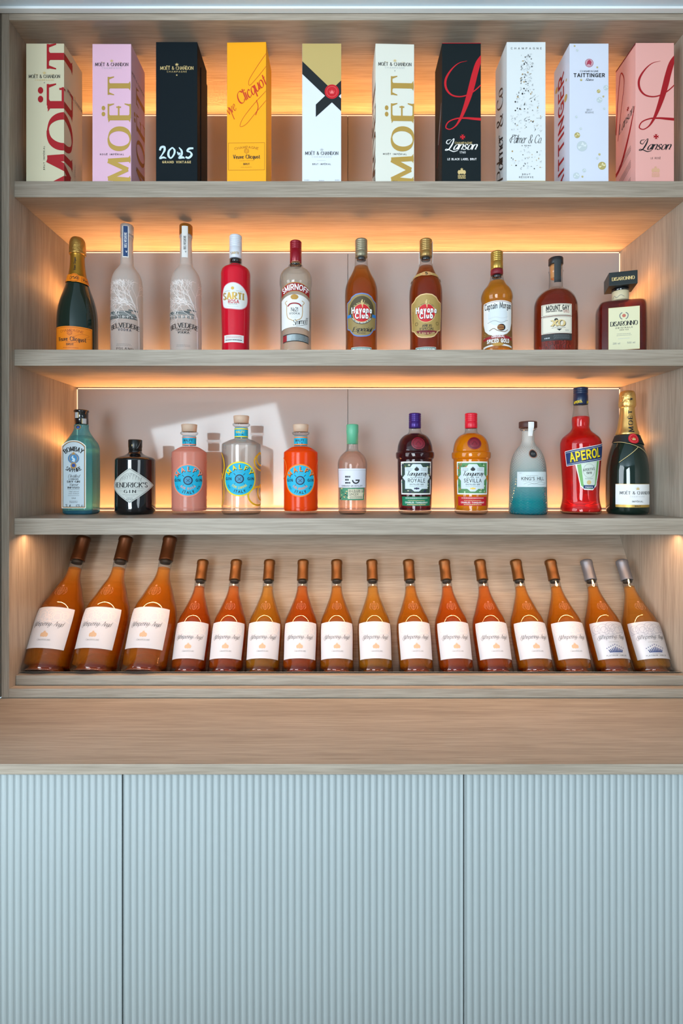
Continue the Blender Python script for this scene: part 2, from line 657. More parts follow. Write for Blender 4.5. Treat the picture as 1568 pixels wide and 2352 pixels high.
class Art:
    """flat artwork drawn in drawing units (x right, y DOWN), laid onto a curved or flat surface.
    cx, cy = the drawing point at the surface origin, s = drawing units per metre"""

    def __init__(s, mp, cx, cy, sc, mats, du=0.004, dv=0.5, cuts=(), lift=0.0003, step=0.00012):
        s.mp, s.cx, s.cy, s.sc = mp, cx, cy, sc
        s.mats = mats
        s.du, s.dv, s.cuts = du, dv, list(cuts)
        s.P = []
        s.lift, s.step = lift, step
        s.clipbox = None
        s.vmin = None

    def mi(s, m):
        if m not in s.mats:
            s.mats.append(m)
        return s.mats.index(m)

    def poly(s, pts, m, layer=1):
        q = [((x - s.cx) / s.sc, (s.cy - y) / s.sc) for x, y in pts]
        if s.clipbox:
            x0, y0, x1, y1 = s.clipbox
            u0, u1 = (x0 - s.cx) / s.sc, (x1 - s.cx) / s.sc
            v1, v0 = (s.cy - y0) / s.sc, (s.cy - y1) / s.sc
            for a, b, c in ((-1, 0, -u0), (1, 0, u1), (0, -1, -v0), (0, 1, v1)):
                q = clip_half(q, a, b, c)
                if len(q) < 3:
                    return
        if s.vmin is not None:
            q = clip_half(q, 0, -1, -s.vmin)
            if len(q) < 3:
                return
        s.P.append((q, layer, s.mi(m)))

    def rect(s, x0, y0, x1, y1, m, layer=1):
        s.poly([(x0, y0), (x1, y0), (x1, y1), (x0, y1)], m, layer)

    def ring(s, cx, cy, r, w, m, layer=1, ry=None, n=28, a0=0, a1=360):
        ry = ry or r
        for k in range(n):
            A, B = R(a0 + (a1 - a0) * k / n), R(a0 + (a1 - a0) * (k + 1) / n)
            s.poly([(cx + r * math.sin(A), cy - ry * math.cos(A)), (cx + r * math.sin(B), cy - ry * math.cos(B)),
                    (cx + (r - w) * math.sin(B), cy - (ry - w) * math.cos(B)),
                    (cx + (r - w) * math.sin(A), cy - (ry - w) * math.cos(A))], m, layer)

    def disc(s, cx, cy, r, m, layer=1, ry=None, n=28):
        ry = ry or r
        s.poly([(cx + r * math.sin(2 * PI * k / n), cy - ry * math.cos(2 * PI * k / n)) for k in range(n)], m, layer)

    def frame(s, x0, y0, x1, y1, w, m, layer=1):
        s.rect(x0, y0, x1, y0 + w, m, layer)
        s.rect(x0, y1 - w, x1, y1, m, layer)
        s.rect(x0, y0 + w, x0 + w, y1 - w, m, layer)
        s.rect(x1 - w, y0 + w, x1, y1 - w, m, layer)

    def line(s, pts, w, m, layer=1, smooth=True):
        p = cr(pts, 6) if smooth and len(pts) > 2 else pts
        for q in ribbon(p, lambda dx, dy, t: w):
            s.poly(q, m, layer)

    def brush(s, pts, m, layer=1, n=8):
        """pts = (x, y, width)"""
        p = cr(pts, n)
        ws = [a[2] for a in p]
        k = len(p) - 1
        for q in ribbon(p, lambda dx, dy, t: ws[min(int(round(t * k)), k)]):
            s.poly(q, m, layer)

    def text(s, st, x, y, h, m, layer=1, style='sans', wt=0.13, track=0.16, slant=0.0, xs=1.0, align='c',
             width=None, rot=0, arc=None, low=None):
        """baseline at y, cap height h; width fits the line; arc = radius (centre below), low = radius (centre above)"""
        q, w = lay(st, style, wt, track, slant, xs)
        k = h
        kx = h if width is None else width / w
        off = {'c': -w / 2, 'l': 0, 'r': -w}[align]
        ca, sa = math.cos(R(rot)), math.sin(R(rot))
        for p in q:
            o = []
            for a, b in p:
                a, b = (a + off) * kx, b * k
                if arc:
                    A = a / arc
                    a, b = (arc + b) * math.sin(A), (arc + b) * math.cos(A) - arc
                elif low:
                    A = a / low
                    a, b = (low - b) * math.sin(A), low - (low - b) * math.cos(A)
                a, b = a * ca - b * sa, a * sa + b * ca
                o.append((x + a, y - b))
            s.poly(o, m, layer)

    def lines(s, x, y, w, n, gap, m, layer=1, t=0.5, jag=0.25):
        """rows of tiny unreadable print"""
        rnd = random.Random(int(x * 7 + y))
        for i in range(n):
            ww = w * (1 - rnd.random() * jag)
            a = x - ww / 2
            while a < x + ww / 2:
                l = rnd.uniform(1.2, 4.0)
                s.rect(a, y + i * gap, min(a + l, x + ww / 2), y + i * gap + t, m, layer)
                a += l + 0.8

    def crown(s, x, y, h, m, layer=1):
        w = h * .62
        s.rect(x - w * .75, y, x + w * .75, y + h * .16, m, layer)
        for k in (-2, -1, 0, 1, 2):
            tx, ty = x + k * w * .48, y - h * (.62 - abs(k) * .1)
            s.poly([(x + k * w * .34 - w * .17, y), (x + k * w * .34 + w * .17, y), (tx, ty)], m, layer)
            s.disc(tx, ty, h * .09, m, layer, n=8)
        s.disc(x, y - h * .3, w * .42, m, layer, ry=h * .26, n=12)
        s.rect(x - h * .03, y - h * .9, x + h * .03, y - h * .6, m, layer)

    def star(s, x, y, r, m, layer=1):
        for k in range(5):
            a = 2 * PI * k / 5
            s.poly([(x, y), (x + r * .42 * math.sin(a - PI / 5), y - r * .42 * math.cos(a - PI / 5)),
                    (x + r * math.sin(a), y - r * math.cos(a)),
                    (x + r * .42 * math.sin(a + PI / 5), y - r * .42 * math.cos(a + PI / 5))], m, layer)

    def into(s, bm, base=0):
        for idx, (q, layer, mi) in enumerate(s.P):
            if sum(q[i - 1][0] * q[i][1] - q[i][0] * q[i - 1][1] for i in range(len(q))) < 0:
                q = q[::-1]
            hh = s.lift + s.step * layer + (idx % 20) * 0.0000025
            u0 = min(p[0] for p in q)
            u1 = max(p[0] for p in q)
            v0 = min(p[1] for p in q)
            v1 = max(p[1] for p in q)
            cu = [c for c in s.cuts if u0 < c < u1]
            n = int((u1 - u0) / s.du)
            cu += [u0 + (u1 - u0) * (k + 1) / (n + 1) for k in range(n)]
            cu = [u0 - 1] + sorted(cu) + [u1 + 1]
            nv = int((v1 - v0) / s.dv)
            cv = [v0 - 1] + [v0 + (v1 - v0) * (k + 1) / (nv + 1) for k in range(nv)] + [v1 + 1]
            for a, b in zip(cu, cu[1:]):
                p = clip_half(q, -1, 0, -a)
                if len(p) < 3:
                    continue
                p = clip_half(p, 1, 0, b)
                if len(p) < 3:
                    continue
                for c, d in zip(cv, cv[1:]):
                    r = p
                    if nv:
                        r = clip_half(r, 0, -1, -c)
                        if len(r) > 2:
                            r = clip_half(r, 0, 1, d)
                    if len(r) < 3:
                        continue
                    mid = (sum(t[0] for t in r) / len(r))
                    try:
                        f = bm.faces.new([bm.verts.new(s.mp(t[0], t[1], hh, mid)) for t in r])
                        f.material_index = base + mi
                        f.smooth = True
                    except ValueError:
                        pass

    def build(s, name, parent, label=None):
        bm = bmesh.new()
        s.into(bm)
        if not bm.faces:
            bm.free()
            return None
        me = bpy.data.meshes.new(name)
        bm.to_mesh(me)
        bm.free()
        o = link(name, me, s.mats, parent)
        if label:
            o['label'] = label
        return o


def on_round(rf, R0, phi=0.0):
    def mp(u, v, h, mid):
        a = u / R0 + phi
        r = rf(v) + h
        return (r * math.sin(a), -r * math.cos(a), v)
    return mp


def on_flat(y):
    return lambda u, v, h, mid: (u, y - h, v)


def on_box(hw, dep):
    """front face at y = 0, wraps round both vertical corners"""
    def mp(u, v, h, mid):
        if mid > hw:
            return (hw + h, u - hw, v)
        if mid < -hw:
            return (-hw - h, -u - hw, v)
        return (u, -h, v)
    return mp


def on_ellipse(sx, sy):
    def mp(u, v, h, mid):
        t = max(-1, min(1, u / sx))
        return (u, -sy * (1 - t ** 2) ** .5 - h, v)
    return mp

# ------------------------------------------------------------------ room shell
plaster = mat('white_plaster', C8(208, 224, 234), 0.8)
floor_m = wood('floor_oak', 0, (0.25, 0.2, 0.16, 1), (0.34, 0.29, 0.23, 1), (0.4, 0.34, 0.28, 1))
for nm, b_, m_ in (('floor', (-3.4, 3.4, -3.3, 1.62, -0.06, 0.0), floor_m),
                   ('ceiling', (-3.4, 3.4, -3.3, 1.62, 2.512, 2.6), plaster),
                   ('wall_back', (-3.4, 3.4, 1.58, 1.68, 0.0, 2.512), plaster)):
    tag(box(nm, *b_, m_, bev=0), kind='structure')
tag(box('wall_left', -0.88, -0.7855, 0.915, 1.58, 0.9095, 2.5115, wood_z, bev=0), kind='structure')
tag(box('wall_right', 0.856, 0.95, 0.915, 1.58, 0.9095, 2.5115, wood_z, bev=0), kind='structure')
tag(box('trim_1', -0.785, 0.856, 1.196, 1.2085, 2.506, 2.5118, mat('white_trim', C8(238, 243, 245), 0.5), bev=0.0005), kind='structure')

# ------------------------------------------------------------------ shelving unit
XL, XR = -0.765, 0.834
FRONT, SHELF_FRONT, BACK = 1.21, 1.23, 1.56
SH = [(2.0887, 2.127), (1.6887, 1.727), (1.2876, 1.3264)]
TOP_U = 2.4917
unit = thing('shelving_unit', (0, 0, 0), 0,
             'built-in oak veneer display shelving with three lit shelves above a sloping wine rack', 'shelves')
box('side_panel', XL - 0.018, XL, FRONT, BACK, 0.909, 2.5098, wood_z, unit)
box('side_panel', XR, XR + 0.018, FRONT, BACK, 0.909, 2.5098, wood_z, unit)
box('top_panel', XL, XR, FRONT, BACK, TOP_U, 2.5098, wood_x, unit)
for z0, z1 in SH:
    box('shelf', XL, XR, SHELF_FRONT, BACK, z0, z1, wood_x, unit)
box('bottom_rail', XL, XR, FRONT, 1.228, 0.909, 0.9299, wood_x, unit)
box('bottom_board', XL, XR, 1.2282, 1.2495, 0.909, 0.926, wood_x, unit)
box('back_board', XL, XR, 1.5605, 1.575, 0.9095, 2.5098, wood_x, unit)
TH = R(30)
LY, LZ = 1.235, 0.9515              # front top edge of the rack lip
box('rack_lip', XL + 0.0005, XR - 0.0005, LY, LY + 0.015, 0.9265, LZ, wood_x, unit)


def slab(name, p0, length, ang, thick, m, parent):
    """board from p0 running back at ang below / above horizontal, thickness on its underside"""
    d = Vector((0, math.cos(ang), math.sin(ang)))
    n = Vector((0, math.sin(ang), -math.cos(ang)))
    bm = bmesh.new()
    P = Vector((0, *p0))
    q = [P, P + d * length, P + d * length + n * thick, P + n * thick]
    vs = [[bm.verts.new((x, p.y, p.z)) for p in q] for x in (XL + 0.0004, XR - 0.0004)]
    bm.faces.new(vs[0])
    bm.faces.new(vs[1][::-1])
    for i in range(4):
        j = (i + 1) % 4
        bm.faces.new((vs[0][j], vs[0][i], vs[1][i], vs[1][j]))
    bmesh.ops.recalc_face_normals(bm, faces=bm.faces)
    me = bpy.data.meshes.new(name)
    bm.to_mesh(me)
    bm.free()
    return link(name, me, m, parent)


RAMP0 = (LY + 0.015, 0.9545)
RAMP_L = 0.0895
slab('rack_base', RAMP0, RAMP_L, -TH, 0.0004, wood_x, unit)
bq = (RAMP0[0] + RAMP_L * math.cos(TH), RAMP0[1] - RAMP_L * math.sin(TH))
blen = (1.2866 - bq[1]) / math.cos(TH)
slab('rack_back', bq, blen, R(90) - TH, 0.001, wood_x, unit)

# glossy back panels, two panes per bay
pane_m = mat('taupe_glass_panel', (0.37, 0.362, 0.358, 1), 0.05, spec=0.3)
led_m = mat('led_diffuser', (1, 0.8, 0.6, 1), 0.4, emis=(1.0, 0.60, 0.36), estr=1.4)
bays = [(SH[0][1], TOP_U), (SH[1][1], SH[0][0]), (SH[2][1], SH[1][0])]
SEAM = 0.0325
for z0, z1 in bays:
    for x0, x1 in ((XL + 0.004, SEAM - 0.0006), (SEAM + 0.0006, XR - 0.004)):
        box('back_panel', x0, x1, 1.523, 1.529, z0 + 0.003, z1 - 0.005, pane_m, unit, 0.0004)
    # warm led profiles around the panels
    box('led_strip', XL + 0.002, XR - 0.002, 1.5135, 1.5215, z0 + 0.0001, z0 + 0.0026, led_m, unit, 0)
    box('led_strip', XL + 0.004, XR - 0.004, 1.524, 1.528, z1 - 0.0045, z1 - 0.0024, led_m, unit, 0)
    box('led_strip', XL + 0.0012, XL + 0.0030, 1.524, 1.528, z0 + 0.006, z1 - 0.006, led_m, unit, 0)
    box('led_strip', XR - 0.0030, XR - 0.0012, 1.524, 1.528, z0 + 0.006, z1 - 0.006, led_m, unit, 0)
    w = XR - XL - 0.01
    area('led_light', ((XL + XR) / 2, 1.5135, z0 + 0.0045), (0, -0.10, 1), w, 0.006, 3.0, WARM, R(60))
    area('led_light', ((XL + XR) / 2, 1.5132, z0 + 0.0042), (0, -0.1, 1), w, 0.006, 1.7, WARM, R(160))
    area('led_light', ((XL + XR) / 2, 1.505, z1 - 0.014), (0, -0.35, 1), w, 0.004, 0.3, WARM, R(150))
    area('led_light', (XL + 0.012, 1.505, (z0 + z1) / 2), (-1, -0.35, 0), 0.004, z1 - z0 - 0.04, 0.2, WARM, R(150))
    area('led_light', (XR - 0.012, 1.505, (z0 + z1) / 2), (1, -0.35, 0), 0.004, z1 - z0 - 0.04, 0.2, WARM, R(150))
# strip under the lowest shelf that lights the wine rack
box('led_strip', XL + 0.004, XR - 0.004, 1.262, 1.270, 1.2850, 1.2875, led_m, unit, 0)
area('led_light', ((XL + XR) / 2, 1.266, 1.2845), (0, 0, -1), XR - XL - 0.02, 0.007, 3.5, (1.0, 0.55, 0.28), R(170))

# ------------------------------------------------------------------ worktop and reeded base cabinets
wt_ = tag(box('worktop', -0.7852, 0.8558, 0.93, 1.579, 0.8897, 0.9083, wood_x, bev=0.001),
          'oak veneer worktop with square edge running under the shelving', 'worktop')
reed_m = mat('pale_blue_lacquer', C8(155, 164, 165), 0.45, spec=0.45)
dark_m = mat('cabinet_shadow_gap', (0.05, 0.05, 0.055, 1), 0.8)


def reeded(name, x0, x1, z0, z1, y, m, parent):
    pitch, amp, segs = 0.01237, 0.0033, 8
    bm = bmesh.new()
    xs = []
    n0 = math.ceil(x0 / pitch) - 1
    pts = [(x0, None)]
    k = n0
    x = k * pitch
    while x < x1:
        for j in range(segs):
            t = j / segs
            xx = x + t * pitch
            if x0 < xx < x1:
                pts.append((xx, None))
        k += 1
        x = k * pitch
    pts.append((x1, None))

    def h(xx):
        t = (xx / pitch) % 1.0
        return amp * (1 - (2 * t - 1) ** 2) ** 0.62
    prev = None
    first = last = None
    for xx, _ in pts:
        yy = y - h(xx)
        a = bm.verts.new((xx, yy + 0.0, z0))
        b = bm.verts.new((xx, yy + 0.0, z1 - 0.0012))
        c = bm.verts.new((xx, yy + 0.0012, z1))
        d = bm.verts.new((xx, y + 0.018, z1))
        e = bm.verts.new((xx, y + 0.018, z0))
        cur = (a, b, c, d, e)
        if prev:
            for i in range(5):
                j = (i + 1) % 5
                f = bm.faces.new((prev[i], cur[i], cur[j], prev[j]))
                f.smooth = i == 0
        else:
            first = cur
        prev = cur
    bm.faces.new(first)
    bm.faces.new(prev[::-1])
    bmesh.ops.recalc_face_normals(bm, faces=bm.faces)
    me = bpy.data.meshes.new(name)
    bm.to_mesh(me)
    bm.free()
    o = link(name, me, m, parent)
    return o


for nm, x0, x1, lab in (('left', -0.7845, -0.3866, 'narrow pale blue base cabinet with reeded door at the left'),
                        ('mid', -0.3866, 0.2294, 'wide pale blue base cabinet with reeded door in the middle, between both door seams'),
                        ('right', 0.2294, 0.8555, 'pale blue base cabinet with reeded door at the right')):
    c = thing('base_cabinet', ((x0 + x1) / 2, 0.955, 0), 0, lab, 'cabinet', 'reeded base cabinets under the worktop')
    cx = (x0 + x1) / 2
    hw = (x1 - x0) / 2 - 0.0006
    box('carcass', -hw, hw, 0.004, 0.60, 0.08, 0.8885, dark_m, c, 0)
    box('plinth', -hw, hw, 0.05, 0.58, 0.0005, 0.0795, reed_m, c, 0)
    o = reeded('door', x0 + 0.0012, x1 - 0.0012, 0.085, 0.8872, 0.9385, reed_m, c)
    o.location = (-cx, -0.955, 0)

# ------------------------------------------------------------------ inks and papers
def ink(n, r, g, b, rough=0.55, metal=0.0, **k):
    return mat(n, C8(r, g, b), rough, metal, **k)


BLACK = ink('black_ink', 22, 24, 28)
NAVY = ink('navy_ink', 16, 38, 72)
WHITE = ink('white_paper', 232, 232, 230)
WHITEINK = ink('white_ink', 245, 245, 245)
CREAM = ink('cream_paper', 222, 212, 182)
GOLD = mat('gold_foil', C8(212, 172, 88), 0.38, 0.55)
PALEGOLD = ink('pale_gold_ink', 214, 188, 128)
GREY = ink('grey_ink', 120, 124, 126)
LGREY = ink('light_grey_ink', 186, 190, 194)
RED = ink('red_ink', 200, 10, 30)
DRED = ink('crimson_ink', 168, 8, 26)
BURG = ink('burgundy_ink', 120, 14, 32)

# ------------------------------------------------------------------ champagne gift boxes
BOX_Y, S1 = 1.24, 959.7


def logo(a, x, y, w, m, m2, m3=None):
    a.crown(x, y - 10.5, 6, m2, 2)
    a.lines(x - w * .26, y - 9, 8, 1, 1, m2, 2, .6, 0)
    a.lines(x + w * .26, y - 9, 8, 1, 1, m2, 2, .6, 0)
    a.text('MOËT & CHANDON', x, y, 7.4, m, 2, 'serif', wt=.17, track=.14, width=w)
    a.text('CHAMPAGNE', x, y + 6.2, 3.3, m3 or m2, 2, wt=.13, track=.5, width=w * .6)


def big_letters(a, base, cap, ys, m, layer=2):
    """the four letters running up the box; ys = (centre, width) for M O E T"""
    for ch, (yc, w) in zip('MOËT', ys):
        a.text(ch, base, yc, cap, m, layer, 'serif', wt=.17, width=w, rot=90)


def gift_box(x, w, top, carton, art, label, side=None, rz=0.0, extra=None, dep=0.089):
    hw = w / 2 / S1
    h = (415.5 - top) / S1
    bm = bmesh.new()
    box_bm(bm, -hw, hw, 0, dep, 0, h, 0.0008)
    a = Art(on_box(hw, dep), x, 415.5, S1, [carton], du=9, cuts=(-hw, hw), lift=0.0002, step=0.0001)
    a.clipbox = (x - w / 2 - dep * S1, top, x + w / 2 + dep * S1, 415.5)
    art(a)
    a.into(bm)
    me = bpy.data.meshes.new('gift_box')
    bm.to_mesh(me)
    bm.free()
    X = (x - 773) / S1
    o = link('gift_box', me, a.mats, loc=(X, BOX_Y, 2.1271))
    o.rotation_euler = (0, 0, rz)
    tag(o, label, 'gift box', 'champagne gift boxes on the top shelf')
    # tucked closing flap, its fold standing a hair above the top edge
    f = box('closing_flap', -hw + 0.006, hw - 0.006, 0.0016, 0.03, h - 0.0005, h + 0.0011, carton, o, 0.0004)
    return o


def art1(a):
    big_letters(a, 183, 73, ((392, 76), (296, 70), (212, 46), (124, 54)), DRED)
    logo(a, 102, 173.5, 71, BLACK, PALEGOLD)
    a.star(102, 184.5, 1.8, GREY, 2)
    a.text('BRUT IMPÉRIAL', 103, 357, 3.2, BLACK, 2, wt=.16, track=.5, width=54, rot=90)
    logo(a, 196, 195, 71, GREY, PALEGOLD)
    a.text('BRUT IMPÉRIAL', 198, 370, 3.2, GREY, 2, wt=.16, track=.5, width=54, rot=90)


gift_box(103.5, 87, 94, ink('cream_carton', 214, 206, 176, 0.5), art1,
         'cream champagne box with huge crimson letters wrapping round its corner')


def art2(a):
    ys = ((384, 47), (313, 45), (249.5, 31), (191.5, 39))
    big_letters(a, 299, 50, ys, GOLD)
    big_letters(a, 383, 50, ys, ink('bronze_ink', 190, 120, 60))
    logo(a, 256.5, 146, 75, BLACK, PALEGOLD, LGREY)
    a.text('ROSÉ IMPÉRIAL', 257, 350.5, 3.2, BLACK, 2, wt=.2, track=.5, width=54)
    a.text('BRUT', 257, 413, 2.4, BLACK, 2, wt=.18, track=.4, width=10)
    a.text('MOËT & CHANDON', 342, 160, 6, BLACK, 2, 'serif', width=74)


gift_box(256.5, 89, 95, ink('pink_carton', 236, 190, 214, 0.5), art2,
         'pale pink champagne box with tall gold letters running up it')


def art3(a):
    logo(a, 406, 154.5, 75, PALEGOLD, PALEGOLD)
    a.star(406, 167, 2.4, PALEGOLD, 2)
    ice = ink('pale_blue_ink', 206, 228, 240)
    a.brush([(367, 340, 4), (370, 333, 5), (377, 332, 5), (378, 339, 5), (372, 350, 3), (367, 358, 3.5), (375, 356, 4.5), (382, 358, 2)], ice, 2)
    a.brush([(396, 333, 3), (388, 341, 4.5), (387, 352, 5), (392, 357.5, 3.5), (399, 350, 4), (401, 340, 4.5), (396, 333, 2.5)], ice, 2)
    a.brush([(407, 343, 2), (411, 349, 5), (413, 345, 3)], ice, 2)
    a.brush([(411, 333, 2), (417, 341, 4.5), (417, 350, 4.5), (411, 357, 4), (420, 356, 5), (424, 358, 2)], ice, 2)
    a.brush([(444, 335, 4), (434, 336, 5), (430, 341, 4), (437, 344, 3.5), (440, 350, 5), (433, 357, 5), (426, 355, 4)], ice, 2)
    a.text('GRAND VINTAGE', 405.5, 369, 4.6, PALEGOLD, 2, wt=.22, track=.3, width=65)


b3 = gift_box(405.5, 95, 90.5, mat('midnight_carton', C8(6, 20, 27), 0.7, spec=.2), art3,
              'almost black champagne box with silver handwritten 2015 near its foot')
box('inner_tray', 0.0475, 0.0515, 0.028, 0.088, 0.0003, 0.300, mat('midnight_carton', C8(6, 20, 27), 0.7, spec=.2), b3, 0.0004)


def art4(a):
    q = ink('scarlet_ink', 206, 52, 16)
    a.text('Clicquot', 583, 211, 26, q, 2, 'script', wt=.13, track=.10, slant=.35, rot=38, width=78)
    a.text('vve', 534, 252, 22, q, 2, 'script', wt=.10, track=.12, slant=.35, rot=36, width=22)
    a.line([(523, 240), (529, 248), (538, 268)], 1.6, q, 2)
    f = lambda P: [(340 + x / 5.227, 60 + y / 5.227) for x, y in P]
    a.line(f([(1422, 295), (1300, 470), (1205, 640), (1215, 682), (1300, 600), (1422, 450)]), .8, q, 2)
    a.line(f([(1422, 745), (1250, 930), (1120, 1110), (1105, 1175), (1160, 1160), (1300, 1000), (1422, 860)]), .8, q, 2)
    a.line(f([(1300, 860), (1320, 940), (1290, 1040)]), 1.6, q, 2)
    br = ink('ochre_ink', 170, 104, 8)
    a.frame(524, 322, 608, 385, .7, br, 2)
    a.text('CHAMPAGNE', 566, 335, 5, br, 2, wt=.12, track=.2, width=54, arc=110)
    a.ring(566, 341, 6, 1, br, 2, n=6)
    a.ring(566, 341, 2.8, .7, br, 2, n=10)
    a.text('Veuve Clicquot', 566, 358.5, 8.6, BLACK, 2, 'serif', wt=.19, track=.13, width=61)
    a.lines(566, 363, 34, 1, 1, br, 2, .6, 0)
    a.text('BRUT', 566, 373, 4, BLACK, 2, 'serif', wt=.22, track=.2, width=14)
    a.lines(566, 378, 26, 1, 1, br, 2, .6, 0)
    a.lines(628, 300, 3, 30, 3.5, br, 2, .8, .5)


gift_box(566, 90, 91, ink('saffron_carton', 255, 172, 0, 0.5), art4,
         'bright yellow-orange champagne box with a scarlet signature rising across it', rz=R(-1))


def art5(a):
    W5 = a.mats[0]
    RIB = ink('ribbon_black', 8, 18, 24)
    a.poly([(694, 94), (783.4, 94), (783.4, 182), (762, 202), (694, 137)], ink('gold_carton', 196, 172, 108, .45), 1)
    a.poly([(694, 135), (694, 164.5), (783.4, 250), (783.4, 221)], RIB, 2)
    a.poly([(783.4, 179), (783.4, 210), (725, 263), (725, 234.5)], RIB, 2)
    a.disc(762, 205, 16.6, RED, 3)
    a.ring(762, 205, 12.2, .6, ink('rose_ink', 240, 120, 120), 4)
    a.crown(762, 208, 9, ink('rose_ink', 240, 120, 120), 4)
    logo(a, 738.5, 350, 75, BLACK, LGREY, LGREY)
    a.text('BRUT IMPÉRIAL', 738.5, 373, 3.3, BLACK, 2, wt=.17, track=.45, width=42)
    a.rect(728, 362.8, 748, 363.3, LGREY, 2)
    a.lines(704, 407, 11, 1, 1, LGREY, 2, 2.2, 0)
    a.lines(738, 408, 12, 1, 1, LGREY, 2, 2, 0)
    a.lines(774, 407, 10, 1, 1, LGREY, 2, 2.2, 0)


gift_box(738.5, 89.5, 94.5, ink('cool_white_carton', 226, 232, 240, 0.5), art5,
         'white champagne box with gold top, crossed black ribbon and red seal')


def art6(a):
    ys = ((384, 52), (313, 46), (249.5, 33), (191, 41))
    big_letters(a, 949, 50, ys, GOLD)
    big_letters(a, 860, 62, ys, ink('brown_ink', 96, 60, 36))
    logo(a, 906.5, 145.5, 75, BLACK, PALEGOLD, LGREY)
    a.star(906.5, 157, 1.6, GREY, 2)
    a.text('MOËT IMPÉRIAL', 906.5, 350, 3.3, BLACK, 2, wt=.18, track=.5, width=54)
    a.text('BRUT', 907, 412, 2.4, BLACK, 2, wt=.18, track=.4, width=10)


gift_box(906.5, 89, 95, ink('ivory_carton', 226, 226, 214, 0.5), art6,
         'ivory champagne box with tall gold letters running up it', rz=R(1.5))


def calligraphic_l(a, dx, m):
    f = lambda P: [(980 + x / 5.407 + dx, 60 + y / 5.407, w / 5.407) for x, y, w in P]
    a.brush(f([(498, 403, 3), (400, 428, 8), (300, 515, 18), (232, 640, 27), (240, 745, 26), (300, 820, 20),
               (400, 846, 16), (510, 822, 14), (600, 765, 14), (672, 700, 13)]), m, 2)
    a.brush(f([(705, 300, 14), (640, 420, 62), (595, 560, 72), (560, 700, 74), (515, 860, 64), (455, 1030, 44),
               (410, 1130, 30), (350, 1215, 16), (280, 1252, 12), (236, 1230, 14), (262, 1165, 14), (360, 1120, 16),
               (480, 1112, 22), (580, 1120, 30), (680, 1128, 34)]), m, 2)


def cross(a, x, y, r, m):
    for k in range(4):
        t = R(90 * k)
        f = lambda p, q: (x + p * math.cos(t) - q * math.sin(t), y + p * math.sin(t) + q * math.cos(t))
        a.poly([f(-r * .12, 0), f(-r * .5, -r), f(0, -r * .82), f(r * .5, -r), f(r * .12, 0)], m, 2)


def script_l_word(a, x, y, m):
    """the word with its tall looping first letter; x, y = baseline start"""
    a.brush([(x + 14, y - 23, .8), (x + 6, y - 21, 1.6), (x + 4, y - 15, 2), (x + 9, y - 13, 1.4), (x + 15, y - 20, 1), (x + 21, y - 25, 1.4),
             (x + 20, y - 19, 2.6), (x + 14, y - 7, 3.2), (x + 7, y + 1, 2), (x + 1, y + 1.5, 1.4), (x + 3, y - 1, 1.4),
             (x + 11, y + 1, 2), (x + 20, y + 4.5, 2), (x + 30, y + 2, 1.2)], m, 3)
    a.text('anson', x + 45, y, 19, m, 3, 'script', wt=.14, track=.10, slant=.45, width=51)


def crest(a, x, y, m):
    a.crown(x, y - 5, 5, m, 2)
    a.disc(x, y, 6, m, 2, ry=5, n=12)
    a.disc(x - 6, y + 1, 3.4, m, 2, ry=5, n=10)
    a.disc(x + 6, y + 1, 3.4, m, 2, ry=5, n=10)
    a.lines(x, y + 7, 18, 5, 1.9, m, 2, 1.2, .05)


def art7(a):
    a.clipbox = (1015, 93, 1104, 415.5)
    calligraphic_l(a, 0, RED)
    cross(a, 1062, 309, 6, RED)
    a.text('CHAMPAGNE', 1064, 325, 4.4, PALEGOLD, 3, wt=.14, track=.18, width=39)
    script_l_word(a, 1021, 338, WHITEINK)
    a.text('1760', 1062, 346.5, 4.4, WHITEINK, 2, wt=.16, track=.25, width=13)
    a.text('LE BLACK LABEL BRUT', 1060.5, 362, 4.2, WHITEINK, 2, wt=.2, track=.22, width=66)
    crest(a, 1060, 389, PALEGOLD)
    a.rect(1015, 413.2, 1104, 415.5, PALEGOLD, 2)
    a.rect(1015, 93, 1104, 94.2, RED, 2)
    a.clipbox = (929, 93, 1015, 415.5)
    a.brush([(1008, 225, 1), (990, 262, 5), (972, 300, 4)], LGREY, 2)
    a.line([(1000, 270), (975, 320), (955, 345)], 1.5, RED, 2)
    for k in range(7):
        a.line([(1008, 318 + 16 * k), (975, 344 + 16 * k)], .8, GREY, 2, False)


gift_box(1059.5, 89, 93, mat('black_carton', C8(10, 24, 28), 0.65, spec=.25), art7,
         'black champagne box with a sweeping red calligraphic initial')


